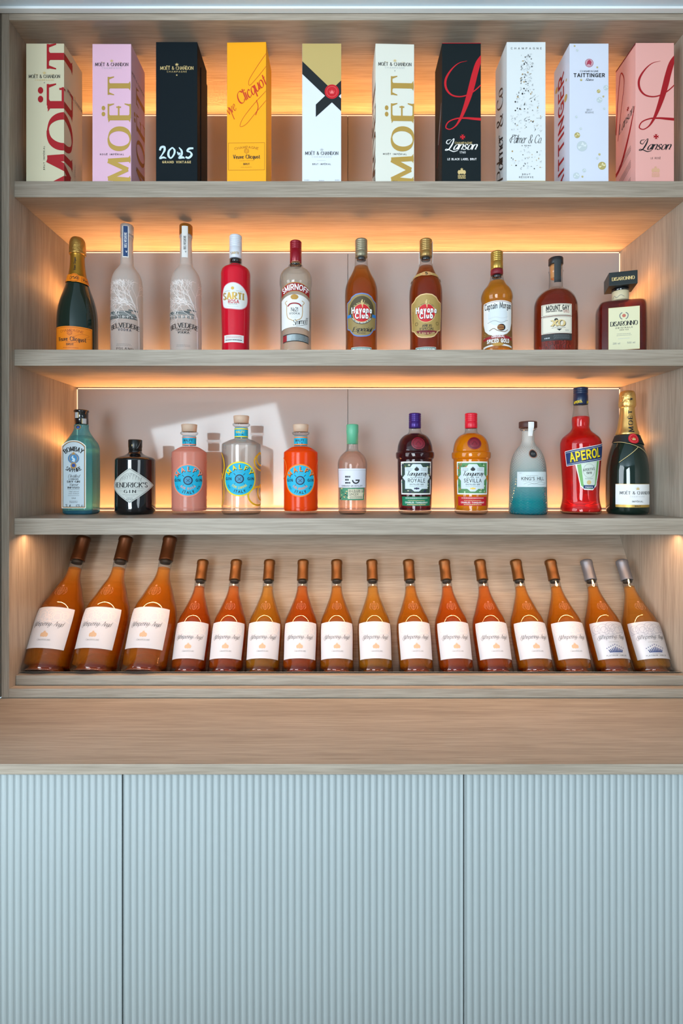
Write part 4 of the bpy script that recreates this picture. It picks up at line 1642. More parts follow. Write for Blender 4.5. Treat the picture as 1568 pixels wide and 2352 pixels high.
# --- 8: golden spiced rum
b = Bottle(2, 1140.5, 'golden spiced rum bottle with gold cap and white pictorial label')
P = [(14, 634), (15, 641), (17, 648), (22, 657), (30, 667), (34.5, 678), (35.4, 686), (34.6, 691), (33.8, 696), (34.2, 700), (34, 760), (33.6, 822), (31, 828)]
g = b.turn('glass_body', P, CLEAR)
b.turn('liquid', [(0, 646), (15, 647)] + [(r - 1, y) for r, y in P[3:-1]] + [(29, 825)], GOLDRUM, g)
c_ = b.cap('cap', 13.6, 580, 620, mat('gold_cap', C8(176, 142, 66), .32, .65), ribs=5)
b.cap('cap_band', 13.9, 620.5, 632, BURG, c_, label='burgundy lower band of the cap')
b.cap('stopper', 10.5, 632.5, 639, BLACKG)
a = b.art(1143, P, 34, [WHITE], lift=.0008)
BRN = ink('sepia_ink', 120, 84, 40)
for k in range(24):
    t0, t1 = -1 + k / 12, -1 + (k + 1) / 12
    x0, x1 = 1143 + 36 * t0, 1143 + 36 * t1
    T_ = lambda t: 690 + 3 * t * t
    B_ = lambda t: 792 + 4 * t * t
    a.poly([(x0, T_(t0)), (x1, T_(t1)), (x1, B_(t1) + 2), (x0, B_(t0) + 2)], WHITE, 1)
    a.poly([(x0, T_(t0) + 2), (x1, T_(t1) + 2), (x1, T_(t1) + 2.8), (x0, T_(t0) + 2.8)], RB, 2)
    a.poly([(x0, 770 + 4 * t0 * t0), (x1, 770 + 4 * t1 * t1), (x1, 777 + 4 * t1 * t1), (x0, 777 + 4 * t0 * t0)], RB, 3)
    a.poly([(x0, 777 + 4 * t0 * t0), (x1, 777 + 4 * t1 * t1), (x1, 790 + 4 * t1 * t1), (x0, 790 + 4 * t0 * t0)], BRN, 3)
a.poly([(1107, 740), (1112, 757), (1122, 766), (1134, 771), (1107, 773)], BRN, 2)
a.poly([(1179, 740), (1174, 757), (1164, 766), (1152, 771), (1179, 773)], BRN, 2)
a.disc(1143, 724, 22, ink('pale_sky_ink', 214, 222, 226), 2, ry=24)
a.text("Captain Morgan", 1144, 708, 13, BLACK, 4, wt=.15, track=.1, width=64, xs=.8)
a.text('ORIGINAL', 1144, 775, 4.2, WHITEINK, 5, wt=.2, width=28)
a.text('SPICED GOLD', 1144, 786.5, 7.6, WHITEINK, 5, wt=.28, track=.2, width=50)
a.disc(1143, 791, 12, GR, 6, ry=4)
a.ring(1112, 766, 3.4, .9, GR, 6, n=12)
# little ship's barrel on a coil of rope
CASK = ink('cask_brown', 150, 84, 40)
a.disc(1151, 752, 9, BLACK, 3, ry=8)
a.disc(1149, 752, 7.4, CASK, 4, ry=6.6)
for k in range(-2, 3):
    a.rect(1149 + k * 2.6 - .3, 746, 1149 + k * 2.6 + .3, 758, BLACK, 5)
a.rect(1142, 748.5, 1156, 750, GR, 5)
a.rect(1142, 754.5, 1156, 756, GR, 5)
a.line([(1124, 758), (1134, 754), (1142, 759), (1158, 762), (1166, 757)], 1.4, BRN, 4)
a.line([(1120, 740), (1135, 736), (1150, 741), (1166, 735)], .8, GREY, 3)
a.line([(1122, 730), (1138, 728), (1152, 731), (1166, 727)], .6, LGREY, 3)
a.build('label', b.o)

# --- 9: wide oval rum with black stopper
def oval(k, blend0, blend1):
    def sec(a, z):
        t = min(max((z - blend0) / (blend1 - blend0), 0), 1)
        f = k + (1 - k) * t
        return math.sin(a), -math.cos(a) * f
    return sec


b = Bottle(2, 1276, 'wide dark rum bottle with black stopper and white label above a black band')
P = [(14.6, 612), (15, 622), (16, 624), (15, 627), (15, 655), (16, 662), (20, 666), (32, 673), (42, 684), (47.5, 698), (48.6, 712), (48.6, 815), (47.5, 823), (44, 828)]
sec = oval(.72, b.z(690), b.z(655))
g = b.turn('glass_body', P, CLEAR, sec=sec)
b.turn('liquid', [(0, 667.5), (18, 668), (31, 675), (41, 686), (46, 699), (47, 712), (47, 814), (45, 822), (42, 825)],
       glass('dark_rum', (0.70, 0.13, 0.03), refr=0.3, absorb=(0.36, 0.03, 0.006), body=(0.42, .03, .006), bodyfac=0.24, gloss=0), g, sec=sec)
b.cap('stopper', 16, 594, 609, mat('black_stopper', (0.012, 0.014, 0.018, 1), .4))
b.cap('cork', 12.5, 609.5, 640, mat('pale_cork', C8(214, 150, 92), .7), r2=11.5)
a = b.art(1281, [(16.6, 590), (16.6, 650)], 16, [BLACK], lift=.0004)
a.rect(1273, 596, 1288, 648, ink('soft_black', 40, 44, 46), 1)
a.rect(1273, 642, 1288, 648, BLACK, 2)
a.build('seal_strip', b.o)
sf = F / (b.yc - .72 * 48.6 / b.s)
a = Art(on_ellipse(48.8 / b.s, .72 * 48.8 / b.s), 773 + b.X * sf, 1098 + (CAM_Z - b.zb) * sf, sf, [WHITE], du=.004, lift=.0006)
IV = ink('ivory_paper', 226, 218, 200)
a.rect(1249, 697, 1314, 724.5, IV, 1)
a.frame(1250.5, 698.5, 1312.5, 723, .6, BLACK, 2)
a.rect(1249, 726, 1314, 765, IV, 1)
a.frame(1250.5, 727.5, 1312.5, 763.5, .6, GREY, 2)
a.rect(1249, 766, 1314, 781, ink('soft_black', 40, 44, 46), 1)
a.text('MOUNT GAY', 1282, 710.5, 9.2, BLACK, 3, wt=.24, track=.14, width=49)
a.text('Barbados Rum', 1274, 715.5, 4.4, BLACK, 3, 'serif', wt=.2, width=33)
a.text('1703', 1300, 718, 6, RB, 3, 'serif', wt=.16, width=13)
a.text('XO', 1283, 749, 13, BLACK, 3, 'serif', wt=.28, track=.02, width=27)
a.text('XO', 1282, 748, 13, PALEGOLD, 4, 'serif', wt=.26, track=.02, width=27)
a.disc(1277, 734, 4, BLACK, 3, ry=3.4)
a.poly([(1278, 755), (1290, 755), (1284, 759.5)], BLACK, 3)
a.lines(1283, 752, 30, 1, 1, GREY, 3, 1, 0)
a.lines(1302, 757, 9, 2, 2, GREY, 3, .7, 0)
a.lines(1290, 769, 38, 4, 2.6, GREY, 3, .7, .1)
a.lines(1259, 774, 10, 1, 2, LGREY, 3, 2.4, 0)
a.build('label', b.o)
a = Art(on_ellipse(48.8 / b.s, .72 * 48.8 / b.s), 773 + b.X * sf, 1098 + (CAM_Z - b.zb) * sf, sf, [], du=.004, lift=.0004)
EMB = glass('embossed_glass', (0.6, 0.12, 0.05), refr=.2, body=(.40, .07, .05), bodyfac=.55)
a.text('EST 1703', 1281, 790, 6.4, EMB, 1, wt=.14, track=.25, width=48)
a.text('MOUNT GAY', 1279, 801.5, 9.5, EMB, 1, wt=.14, track=.22, width=66)
a.build('embossed_lettering', g)


# --- 10: square amaretto bottle with big square black cap
def squarish(n0, fy, z0, z1):
    """cross-section: square-ish body below z0, round neck above z1"""
    def sec(a, z):
        t = min(max((z - z0) / (z1 - z0), 0), 1)
        sx, cx_ = math.sin(a), -math.cos(a)
        n = n0
        r = (abs(sx) ** n + abs(cx_) ** n) ** (-1 / n)
        r = r * (1 - t) + t
        f = fy * (1 - t) + t
        return sx * r, cx_ * r * f
    return sec


RZ = R(-17)
b = Bottle(2, 1424, 'square dark amber liqueur bottle with a big square black cap', rz=RZ)
P = [(17, 668), (17, 690), (20, 694), (38, 697), (45.5, 700), (48, 708), (48.6, 718), (48.6, 812), (47.5, 823), (43, 828)]
sec = squarish(7, .72, b.z(697), b.z(692))
g = b.turn('glass_body', P, CLEAR, sec=sec, seg=96)
b.turn('liquid', [(0, 697.5), (36, 698), (44, 701), (46.5, 709), (47, 719), (47, 811), (45.5, 822), (42, 825)], MAHOG, g, sec=sec, seg=96)
b.cap('neck_band', 17.4, 670, 692, ink('cream_neck_paper', 214, 200, 164))
b.cap('neck_collar', 17.8, 663, 671, BLACKG)
BC = mat('black_square_cap', (0.008, 0.014, 0.015, 1), .38)
ch = .0325
cp = box('cap', -ch, ch, -ch, ch, b.z(664), b.z(634), BC, b.o, .0012)
a = Art(on_flat(-ch), 0, b.z(634) * 1000, 1000, [PALEGOLD], lift=.0003)
a.text('DISARONNO', 0, 22, 8.2, PALEGOLD, 1, 'serif', wt=.24, track=.08, width=50)
a.build('cap_lettering', cp)
a = Art(lambda u, v, h, mid: (-ch - h, -u, v), 0, 0, 1000, [PALEGOLD], lift=.0003)
a = b.art(1420, [(17.6, 665), (17.6, 695)], 17.4, [GREY], lift=.0004)
a.line([(1406, 684), (1411, 678), (1416, 683), (1424, 678), (1432, 682)], .8, GREY, 1)
a.build('neck_print', b.o)
k_ = 48.6 / b.s
yf = -.72 * k_ * .999
a = Art(on_flat(yf), 0, 0, 1000, [CREAM], lift=.0008)
w2 = .0355 * 1000
t_, b_ = -(b.z(716) * 1000), -(b.z(812) * 1000)
a.rect(-w2, t_, w2, b_, GR, 1)
a.rect(-w2 + .6, t_ + .6, w2 - .6, b_ - .6, ink('pale_yellow_paper', 226, 222, 184), 2)
mid_ = t_ + 43
a.disc(0, t_ + 22, 4.2, ink('coral_ink', 200, 110, 90), 3)
for sg in (-1, 1):
    a.line([(sg * 4, t_ + 14), (sg * 9, t_ + 19), (sg * 8, t_ + 27), (sg * 4, t_ + 31)], 2.2, GREY, 3)
a.text('DISARONNO', 0, t_ + 47, 11, BLACK, 3, 'serif', wt=.2, track=.06, width=60)
a.text('ORIGINALE', 0, t_ + 54, 3.4, BLACK, 3, wt=.2, track=.6, width=38)
a.text('SINCE 1525', 0, t_ + 59, 2.6, BLACK, 3, wt=.18, track=.3, width=20)
a.lines(0, t_ + 67, 38, 2, 4, GREY, 3, .9, .3)
a.lines(0, t_ + 79, 26, 1, 4, LGREY, 3, .9, 0)
a.text('28% vol', -17, t_ + 93, 4.2, GREY, 3, wt=.14, width=16)
a.text('500 ml', 16, t_ + 93, 4.2, GREY, 3, wt=.14, width=17)
a.build('label', b.o)

# ------------------------------------------------------------------ lowest shelf: gins and aperitifs
def plain(mats_, cx, cy, sf, mp, **k):
    a = Art(mp, cx, cy, sf, mats_, du=.004, dv=.01, **k)
    a.vmin = .0008
    return a


# --- blue bevelled gin bottle
b = Bottle(3, 187, 'tall square pale blue gin bottle with arched white label and black cap')
P = [(15.5, 976), (15.5, 984), (19, 993), (30, 1008), (40, 1019), (44, 1028), (44.6, 1040), (44.6, 1168), (43.5, 1177), (40, 1180)]


def bevelled(fx, fy, z0, z1, n=14):
    def sec(a, z):
        t = min(max((z - z0) / (z1 - z0), 0), 1)
        sx, cx_ = math.sin(a), -math.cos(a)
        r = (abs(sx) ** n + abs(cx_) ** n) ** (-1 / n)
        r = min(r, 1.66 / (abs(sx) + abs(cx_)) if abs(sx) + abs(cx_) else r) if n > 6 else r
        r = r * (1 - t) + t
        return sx * r * (fx * (1 - t) + t), cx_ * r * (fy * (1 - t) + t)
    return sec


BLUEG = glass('pale_blue_glass', (0.50, 0.86, 0.93), refr=.12, ior=1.35, body=(.16, .60, .74), bodyfac=.22, edge=.35)
BLUEL = glass('pale_blue_liquid', (0.8, 0.95, 0.98), refr=.3, ior=1.33, absorb=(.36, .84, .93), gloss=0)
fx = .0395 / (44.6 / b.s)
fy = .034 / (44.6 / b.s)
sec = bevelled(fx, fy, b.z(1024), b.z(986))
g = b.turn('glass_body', P, BLUEG, sec=sec, seg=96)
b.turn('liquid', [(0, 1001), (22, 1002), (38, 1022), (42, 1030), (42.5, 1042), (42.5, 1165), (40, 1172)], BLUEL, g, sec=sec, seg=96)
b.turn('base_glass', [(0, 1170), (38, 1171), (41, 1174), (42, 1177), (39, 1179.5), (0, 1179.6)], glass('deep_blue_glass', (0.05, 0.35, 0.62), refr=.4, body=(.01, .16, .36), bodyfac=.4), g, sec=sec, seg=96, smooth=0)
c_ = b.turn('cap', [(0, 941.8), (15, 942), (16.2, 944), (16.2, 946.5), (14.6, 948), (14.6, 960), (14.9, 963), (14.9, 975), (0, 975.5)], BLACKG, smooth=0)
a = b.art(187, [(15, 940), (15, 980)], 15, [CREAM], lift=.0004)
a.rect(172, 947, 179.5, 960, LGREY, 1)
a.rect(179, 947, 181, 960, PALEGOLD, 1)
a.rect(189, 961, 198, 973, LGREY, 1)
a.rect(187.5, 961, 189, 973, PALEGOLD, 1)
a.build('cap_seal', b.o)
a = b.art(180, [(15.5, 970), (19, 993)], 16, [GR], lift=.0012)
a.disc(180, 981, 5.4, GR, 1, n=14)
a.disc(180, 981, 4.2, NAVY, 2, n=12)
a.disc(180, 982, 2.6, ink('sapphire_ink', 30, 90, 180), 3, n=10)
a.build('neck_medallion', b.o)
yf = -.034 * 1.0
sf = F / (b.yc - .034)
a = plain([WHITE], 773 + b.X * sf, 1098 + (CAM_Z - b.zb) * sf, sf, on_flat(-yf if False else -.0341), lift=.0008)
LW = ink('cool_label_paper', 200, 214, 222)


def arch(x0, x1, yt, ysh, yb):
    cx_ = (x0 + x1) / 2
    w_ = (x1 - x0) / 2
    return [(cx_ + w_ * t / 8, yt + (ysh - yt) * abs(t / 8) ** 2.4) for t in range(-8, 9)] + [(x1, yb), (x0, yb)]


for (d, m_, l_) in ((0, WHITEINK, 1), (1.6, GR, 2), (3.0, NAVY, 3), (3.7, LW, 4)):
    a.poly(arch(142 + d, 197.5 - d, 1011.5 + d, 1024 + d * .8, 1167.5 - d), m_, l_)
cxl = 169.5
a.text('BOMBAY', cxl, 1036, 10, BLACK, 5, 'serif', wt=.28, track=.1, width=38, arc=30)
a.text('SAPPHIRE', cxl, 1084, 8.6, BLACK, 5, 'serif', wt=.24, track=.08, width=39, low=36)
SB = ink('sapphire_blue', 60, 140, 196)
a.ring(cxl, 1053, 13, 3, ink('steel_blue', 70, 128, 176), 5, ry=12)
a.disc(cxl, 1053, 8.6, SB, 5, ry=9.6)
a.ring(cxl, 1053, 9.6, 1.2, GR, 6, ry=10.4)
a.brush([(cxl - 1, 1047, 2), (cxl - 3, 1051, 3), (cxl + 1, 1055, 5), (cxl - 1, 1060, 7)], ink('pale_blue_ink', 206, 228, 240), 6)
a.crown(cxl, 1043, 7, GR, 7)
a.disc(cxl, 1069.5, 6.8, GR, 6)
a.disc(cxl, 1069, 4.2, ink('deep_sapphire', 10, 70, 160), 7)
for y_, t_, st_, h_, w_ in ((1097, 'Distilled', 'script', 7, 25), (1102, 'LONDON', 'serif', 3, 21), (1108.5, 'DRY GIN', 'serif', 4.6, 28),
                            (1115.5, 'Vapour', 'script', 5.6, 20), (1122, 'INFUSED', 'serif', 4, 26)):
    a.text(t_, cxl, y_, h_, BLACK, 5, st_, wt=.24 if st_ == 'serif' else .12, track=.12, slant=.4 if st_ == 'script' else 0, width=w_)
a.rect(cxl - 14, 1124.5, cxl + 14, 1125, BLACK, 5)
a.text('Hand selected', cxl, 1130.5, 3.4, BLACK, 5, 'script', wt=.1, slant=.4, width=22)
a.text('exotic botanicals', cxl, 1135, 3.4, BLACK, 5, 'script', wt=.1, slant=.4, width=24)
a.rect(cxl - 13, 1138, cxl + 13, 1138.5, BLACK, 5)
a.text('1761', cxl, 1146, 3.4, BLACK, 5, 'serif', wt=.14, width=9)
a.lines(cxl, 1151, 20, 2, 3, BLACK, 5, .9, .1)
a.text('1L', cxl - 15, 1164, 6, BLACK, 5, wt=.12, width=6)
a.text('e', cxl - 8, 1164, 7, BLACK, 5, wt=.16)
a.text('47% alc', cxl + 14, 1164, 5.4, BLACK, 5, wt=.13, width=17)
a.build('label', b.o)

# --- black apothecary gin bottle
b = Bottle(3, 310.5, 'squat black gin bottle with a white diamond-shaped label')
P = [(13.5, 1028), (14, 1036), (16, 1041), (24, 1046), (40, 1052), (43.6, 1056), (44, 1061), (44.2, 1120), (44.2, 1168), (43, 1175), (38, 1180)]
b.turn('glass_body', P, BLACKG, seg=72)
b.turn('cap', [(0, 1009.6), (14, 1010), (15.2, 1011.5), (15.2, 1027), (14.6, 1029), (14.4, 1036), (0, 1036.5)], mat('black_wax', (0.006, 0.008, 0.008, 1), .3), smooth=0)
a = b.art(311, [(15.5, 1005), (15.5, 1040)], 15.2, [GREY], lift=.0005)
a.line([(314, 1030), (319, 1022), (322, 1014)], .9, GREY, 1)
a.rect(303, 1021, 304.6, 1025, PALEGOLD, 1)
a.build('cap_print', b.o)
a = b.art(298, P, 44.2, [WHITE], lift=.0006)
DP = ink('grey_white_paper', 206, 210, 204)
for d, m_, l_ in ((0, DP, 1), (2.2, BLACK, 2), (3.0, DP, 3)):
    a.poly([(298 - 60 + d * 1.4, 1115), (298, 1074.5 + d), (298 + 60 - d * 1.4, 1115), (298, 1156 - d)], m_, l_)
a.text("HENDRICK'S", 296, 1119.5, 11, BLACK, 4, 'serif', wt=.18, track=.13, width=82)
a.text('GIN', 298, 1132, 6.4, BLACK, 4, 'serif', wt=.22, track=.5, width=25)
for y_, x0, x1 in ((1127.5, 273, 282), (1127.5, 314, 326), (1136, 281, 315)):
    a.rect(x0, y_, x1, y_ + .5, GREY, 4)
a.lines(297, 1122, 64, 1, 1, GREY, 4, .6, 0)
a.lines(298, 1139, 20, 1, 1, GREY, 4, .7, 0)
a.lines(298, 1143, 15, 2, 3.4, GREY, 4, 1.4, .1)
for k in range(9):
    t = -1 + k / 4
    a.line([(298 + 24 * t, 1104 - 4 * (1 - abs(t))), (298 + 22 * t + 3, 1097 - 10 * (1 - abs(t))), (298 + 18 * t + 5, 1101 - 8 * (1 - abs(t)))], .6, GREY, 4)
a.line([(273, 1107), (282, 1094), (298, 1087), (314, 1094), (323, 1107)], .6, GREY, 4)
a.build('label', b.o)


# --- gin bottles with a round turquoise badge
TURQ = ink('turquoise_ink', 0, 178, 216)


def badge_gin(cx, label, liquid, shell, accent, acc_name, r, yt, body_top, bx, br, word, peel=None, lw=39):
    b = Bottle(3, cx, label, group='gin bottles with round turquoise badges')
    n0 = body_top - 12
    P = [(14.6, yt + 26), (14.6, n0 - 2), (16, n0), (20, n0 + 2), (r - 4, body_top - 1), (r - .6, body_top + 2), (r, body_top + 7), (r, 1162), (r + .5, 1166), (r + .3, 1174), (r - 3, 1180)]
    g = b.turn('glass_body', P, shell, seg=64)
    if liquid:
        b.turn('liquid', [(0, n0 + 1)] + [(q - .8, y) for q, y in P[3:-2]] + [(r - 2, 1172)], liquid, g)
    b.turn('stopper', [(0, yt - .4), (17, yt), (18, yt + 1.5), (16.4, yt + 17), (0, yt + 17.3)], mat('pale_wood_stopper', C8(214, 184, 160), .6, bump=.2, bscale=200), smooth=0)
    b.turn('glass_lip', [(15, yt + 17.6), (19, yt + 18), (20, yt + 20), (18.6, yt + 23), (15, yt + 25.5)], CLEAR, g)
    NP_ = [(14.9, yt + 24), (14.9, yt + 52)]
    a = b.art(cx, NP_, 14.8, [TURQ], lift=.0006)
    a.rect(cx - 46, yt + 26.5, cx + 46, body_top - 14.5, TURQ, 1)
    for yy in (yt + 28, body_top - 17.5):
        a.rect(cx - 46, yy, cx + 46, yy + 2.6, accent, 2)
    a.text('MALFY', cx - 3, yt + 39, 5, BLACK if acc_name != 'y' else accent, 3, wt=.2, width=19)
    a.text('GIN', cx - 3, yt + 44, 2.6, BLACK, 3, wt=.2, track=.8, width=13)
    a.build('neck_label', b.o)
    a = b.art(bx, P, r, [TURQ], lift=.0008)
    y0 = 1103.5 if r < 42 else 1100
    a.disc(bx, y0, br, accent, 1, n=44)
    a.disc(bx, y0, br - 3.2, TURQ, 2, n=44)
    a.text('MALFY', bx + .8, y0 - br * .58 + .8, 9, BLACK, 3, wt=.3, track=.5, width=58, arc=30)
    a.text('MALFY', bx, y0 - br * .58, 9, accent, 4, wt=.2, track=.5, width=58, arc=30)
    a.text('GQDI', bx, y0 - br * .36, 3.6, GREY, 3, wt=.1, track=.5, width=14)
    a.ring(bx, y0, 10.4, 2.6, NAVY, 4)
    a.disc(bx, y0, 7.4, ink('mid_turquoise', 60, 150, 190), 4, n=18)
    a.line([(bx - 4, y0 - 3.4), (bx + 4, y0 + 4)], 1, NAVY, 5)
    a.line([(bx + 4, y0 - 3.4), (bx - 4, y0 + 4)], 1, NAVY, 5)
    for sx in (-1, 1):
        for sy in (-1, 1):
            a.line([(bx + sx * 8.5, y0 + sy * 8.5), (bx + sx * 13, y0 + sy * 13)], 1.2 if sy < 0 else .6, NAVY, 4)
        a.text('GIN', bx + sx * (br * .66), y0 + 2.4, 5.6, BLACK, 4, wt=.22, track=.34, width=15)
    a.text(word, bx, y0 + br * .56, 4.6, accent, 4, wt=.24, track=.4, width=38, low=br * .62)
    a.text('ITALY', bx + 1, y0 + br * .80, 5.4, BLACK, 4, wt=.24, track=.34, width=27, low=br * .9)
    a.text('70cl', bx - br * .66, y0 + br * .46, 3.6, NAVY, 4, wt=.14, width=9, rot=-50)
    a.text('41%', bx + br * .66, y0 + br * .46, 3.6, NAVY, 4, wt=.14, width=9, rot=50)
    a.build('label', b.o)
    if peel:
        col_, rings_ = peel
        a = b.art(bx, P, r, [col_], lift=.0004)
        for x, y, rr, w, ry in rings_:
            a.P = []
            a.ring(x, y, rr, w, col_, 1, ry=ry, n=36)
            a.build('peel_print', g)
    return b


PINK = glass('frosted_pink_liquid', (0.93, 0.52, 0.44), refr=.2, rough=.4, body=(0.90, 0.40, 0.31), bodyfac=.9, gloss=0)
ORNG = glass('vivid_orange_liquid', (0.95, 0.10, 0.01), refr=.2, rough=.3, body=(1.0, 0.075, 0.002), bodyfac=.94, gloss=0, tl_share=.15)
PINKS = glass('thin_matt_glass', (0.985, 0.97, 0.96), refr=.03, ior=1.1, gloss=.5, grough=.18)
YEL = ink('lemon_ink', 240, 214, 0)
badge_gin(434.5, 'opaque pink gin bottle with round turquoise badge', PINK, PINKS, ink('coral_accent', 244, 150, 122), 'p', 39.4, 975, 1037, 431.5, 38, 'GIN ROSA',
          (ink('deep_pink_print', 214, 118, 100), ((497, 1075, 20, 1.0, 19), (507, 1128, 22, 1.4, 24), (364, 1075, 24, 1.2, 26))))
badge_gin(554, 'taller clear gin bottle with yellow-rimmed turquoise badge and yellow peel rings', glass('clear_gin', (0.985, 0.98, 0.96), refr=.3, ior=1.3, gloss=.2), CLEAR, YEL, 'y', 44, 955.5, 1019, 549.5, 40, 'CON LIMONE',
          (ink('lemon_peel_print', 236, 184, 20), ((612, 1053, 20, 4, 17), (614, 1060, 30, 4, 22), (616, 1132, 20, 4.4, 20), (602, 1140, 34, 4, 24), (482, 1070, 28, 4, 34), (488, 1125, 20, 3, 40))))
badge_gin(690.5, 'vivid orange gin bottle with round turquoise badge', ORNG, PINKS, ink('orange_accent', 255, 130, 20), 'o', 39.2, 975, 1037, 689, 38, 'CON ARANCIA',
          (ink('orange_print', 255, 120, 30), ((628, 1075, 26, 3, 26), (757, 1080, 24, 1.4, 26), (760, 1135, 22, 1.6, 24))))

# --- small pink gin with green cap
b = Bottle(3, 809, 'small pale pink gin bottle with mint green capsule')
P = [(12.8, 1018), (13.2, 1028), (14, 1034), (19, 1039), (27, 1047), (32.4, 1058), (33.8, 1068), (33.4, 1078), (32.6, 1120), (32.4, 1160), (31.6, 1175), (28, 1180)]
g = b.turn('glass_body', P, CLEAR)
b.turn('liquid', [(0, 1037.5), (16, 1038), (25, 1047), (31, 1059), (32.6, 1069), (32.2, 1079), (31.4, 1120), (31.2, 1160), (30, 1174)],
       glass('blush_liquid', (0.98, 0.76, 0.66), refr=0.3, absorb=(0.97, 0.72, 0.6), ior=1.34, body=(.97, .60, .46), bodyfac=0.24, gloss=0), g)
MINT = mat('mint_capsule', C8(96, 178, 142), .4)
c_ = b.turn('capsule', [(0, 974.6), (12.5, 975), (13.8, 977), (14, 993), (13.2, 996), (13.2, 1020), (0, 1020.5)], MINT, smooth=0)
a = b.art(807, P, 33, [WHITE], lift=.0007)
PW = ink('pale_lilac_paper', 222, 222, 232)
a.rect(768, 1076, 846, 1120, PW, 1)
a.rect(768, 1080, 846, 1080.6, LGREY, 2)
for y_ in (1093, 1100, 1107):
    a.rect(792, y_, 796.5, y_ + 4, BLACK, 2)
    a.rect(797.2, y_, 800.5, y_ + 4, BLACK, 2)
    if y_ != 1100:
        a.rect(801.5, y_, 804.2, y_ + 4, BLACK, 2)
a.ring(817, 1102.5, 9, 3, BLACK, 2, a0=90, a1=270)
a.rect(816, 1101.5, 826, 1104.5, BLACK, 2)
a.text('EDINBURGH GIN DISTILLERY', 808, 1117.5, 3, BLACK, 2, wt=.17, width=52)
GRN = ink('leaf_green_paper', 72, 138, 104)
a.rect(776, 1120.5, 840, 1149, GRN, 2)
rnd = random.Random(3)
for k in range(46):
    x_, y_ = rnd.uniform(778, 838), rnd.uniform(1122, 1147)
    a.disc(x_, y_, rnd.uniform(1, 3), rnd.choice([ink('leaf_dark', 40, 96, 70), ink('leaf_light', 160, 190, 140), PALEGOLD, BLACK]), 3, ry=rnd.uniform(1, 2.2), n=7)
a.rect(799, 1123.5, 836, 1146, CREAM, 4)
a.text('RHUBARB &', 818, 1131, 5.6, BLACK, 5, wt=.13, width=33)
a.text('GINGER', 812, 1138, 5.6, BLACK, 5, wt=.13, width=21)
a.lines(818, 1140, 32, 3, 2.2, BLACK, 5, .8, .1)
a.build('label', b.o)
a = b.art(809, P, 32.6, [WHITE], lift=.0003)
for k in range(-16, 17):
    h_ = 10 - abs(k) * .3
    a.rect(809 + k * 2.6 - .4, 1172 - h_, 809 + k * 2.6 + .4, 1178, glass('flute_line', (0.86, 0.55, 0.48), refr=.2), 1)
a.build('fluted_base', g)


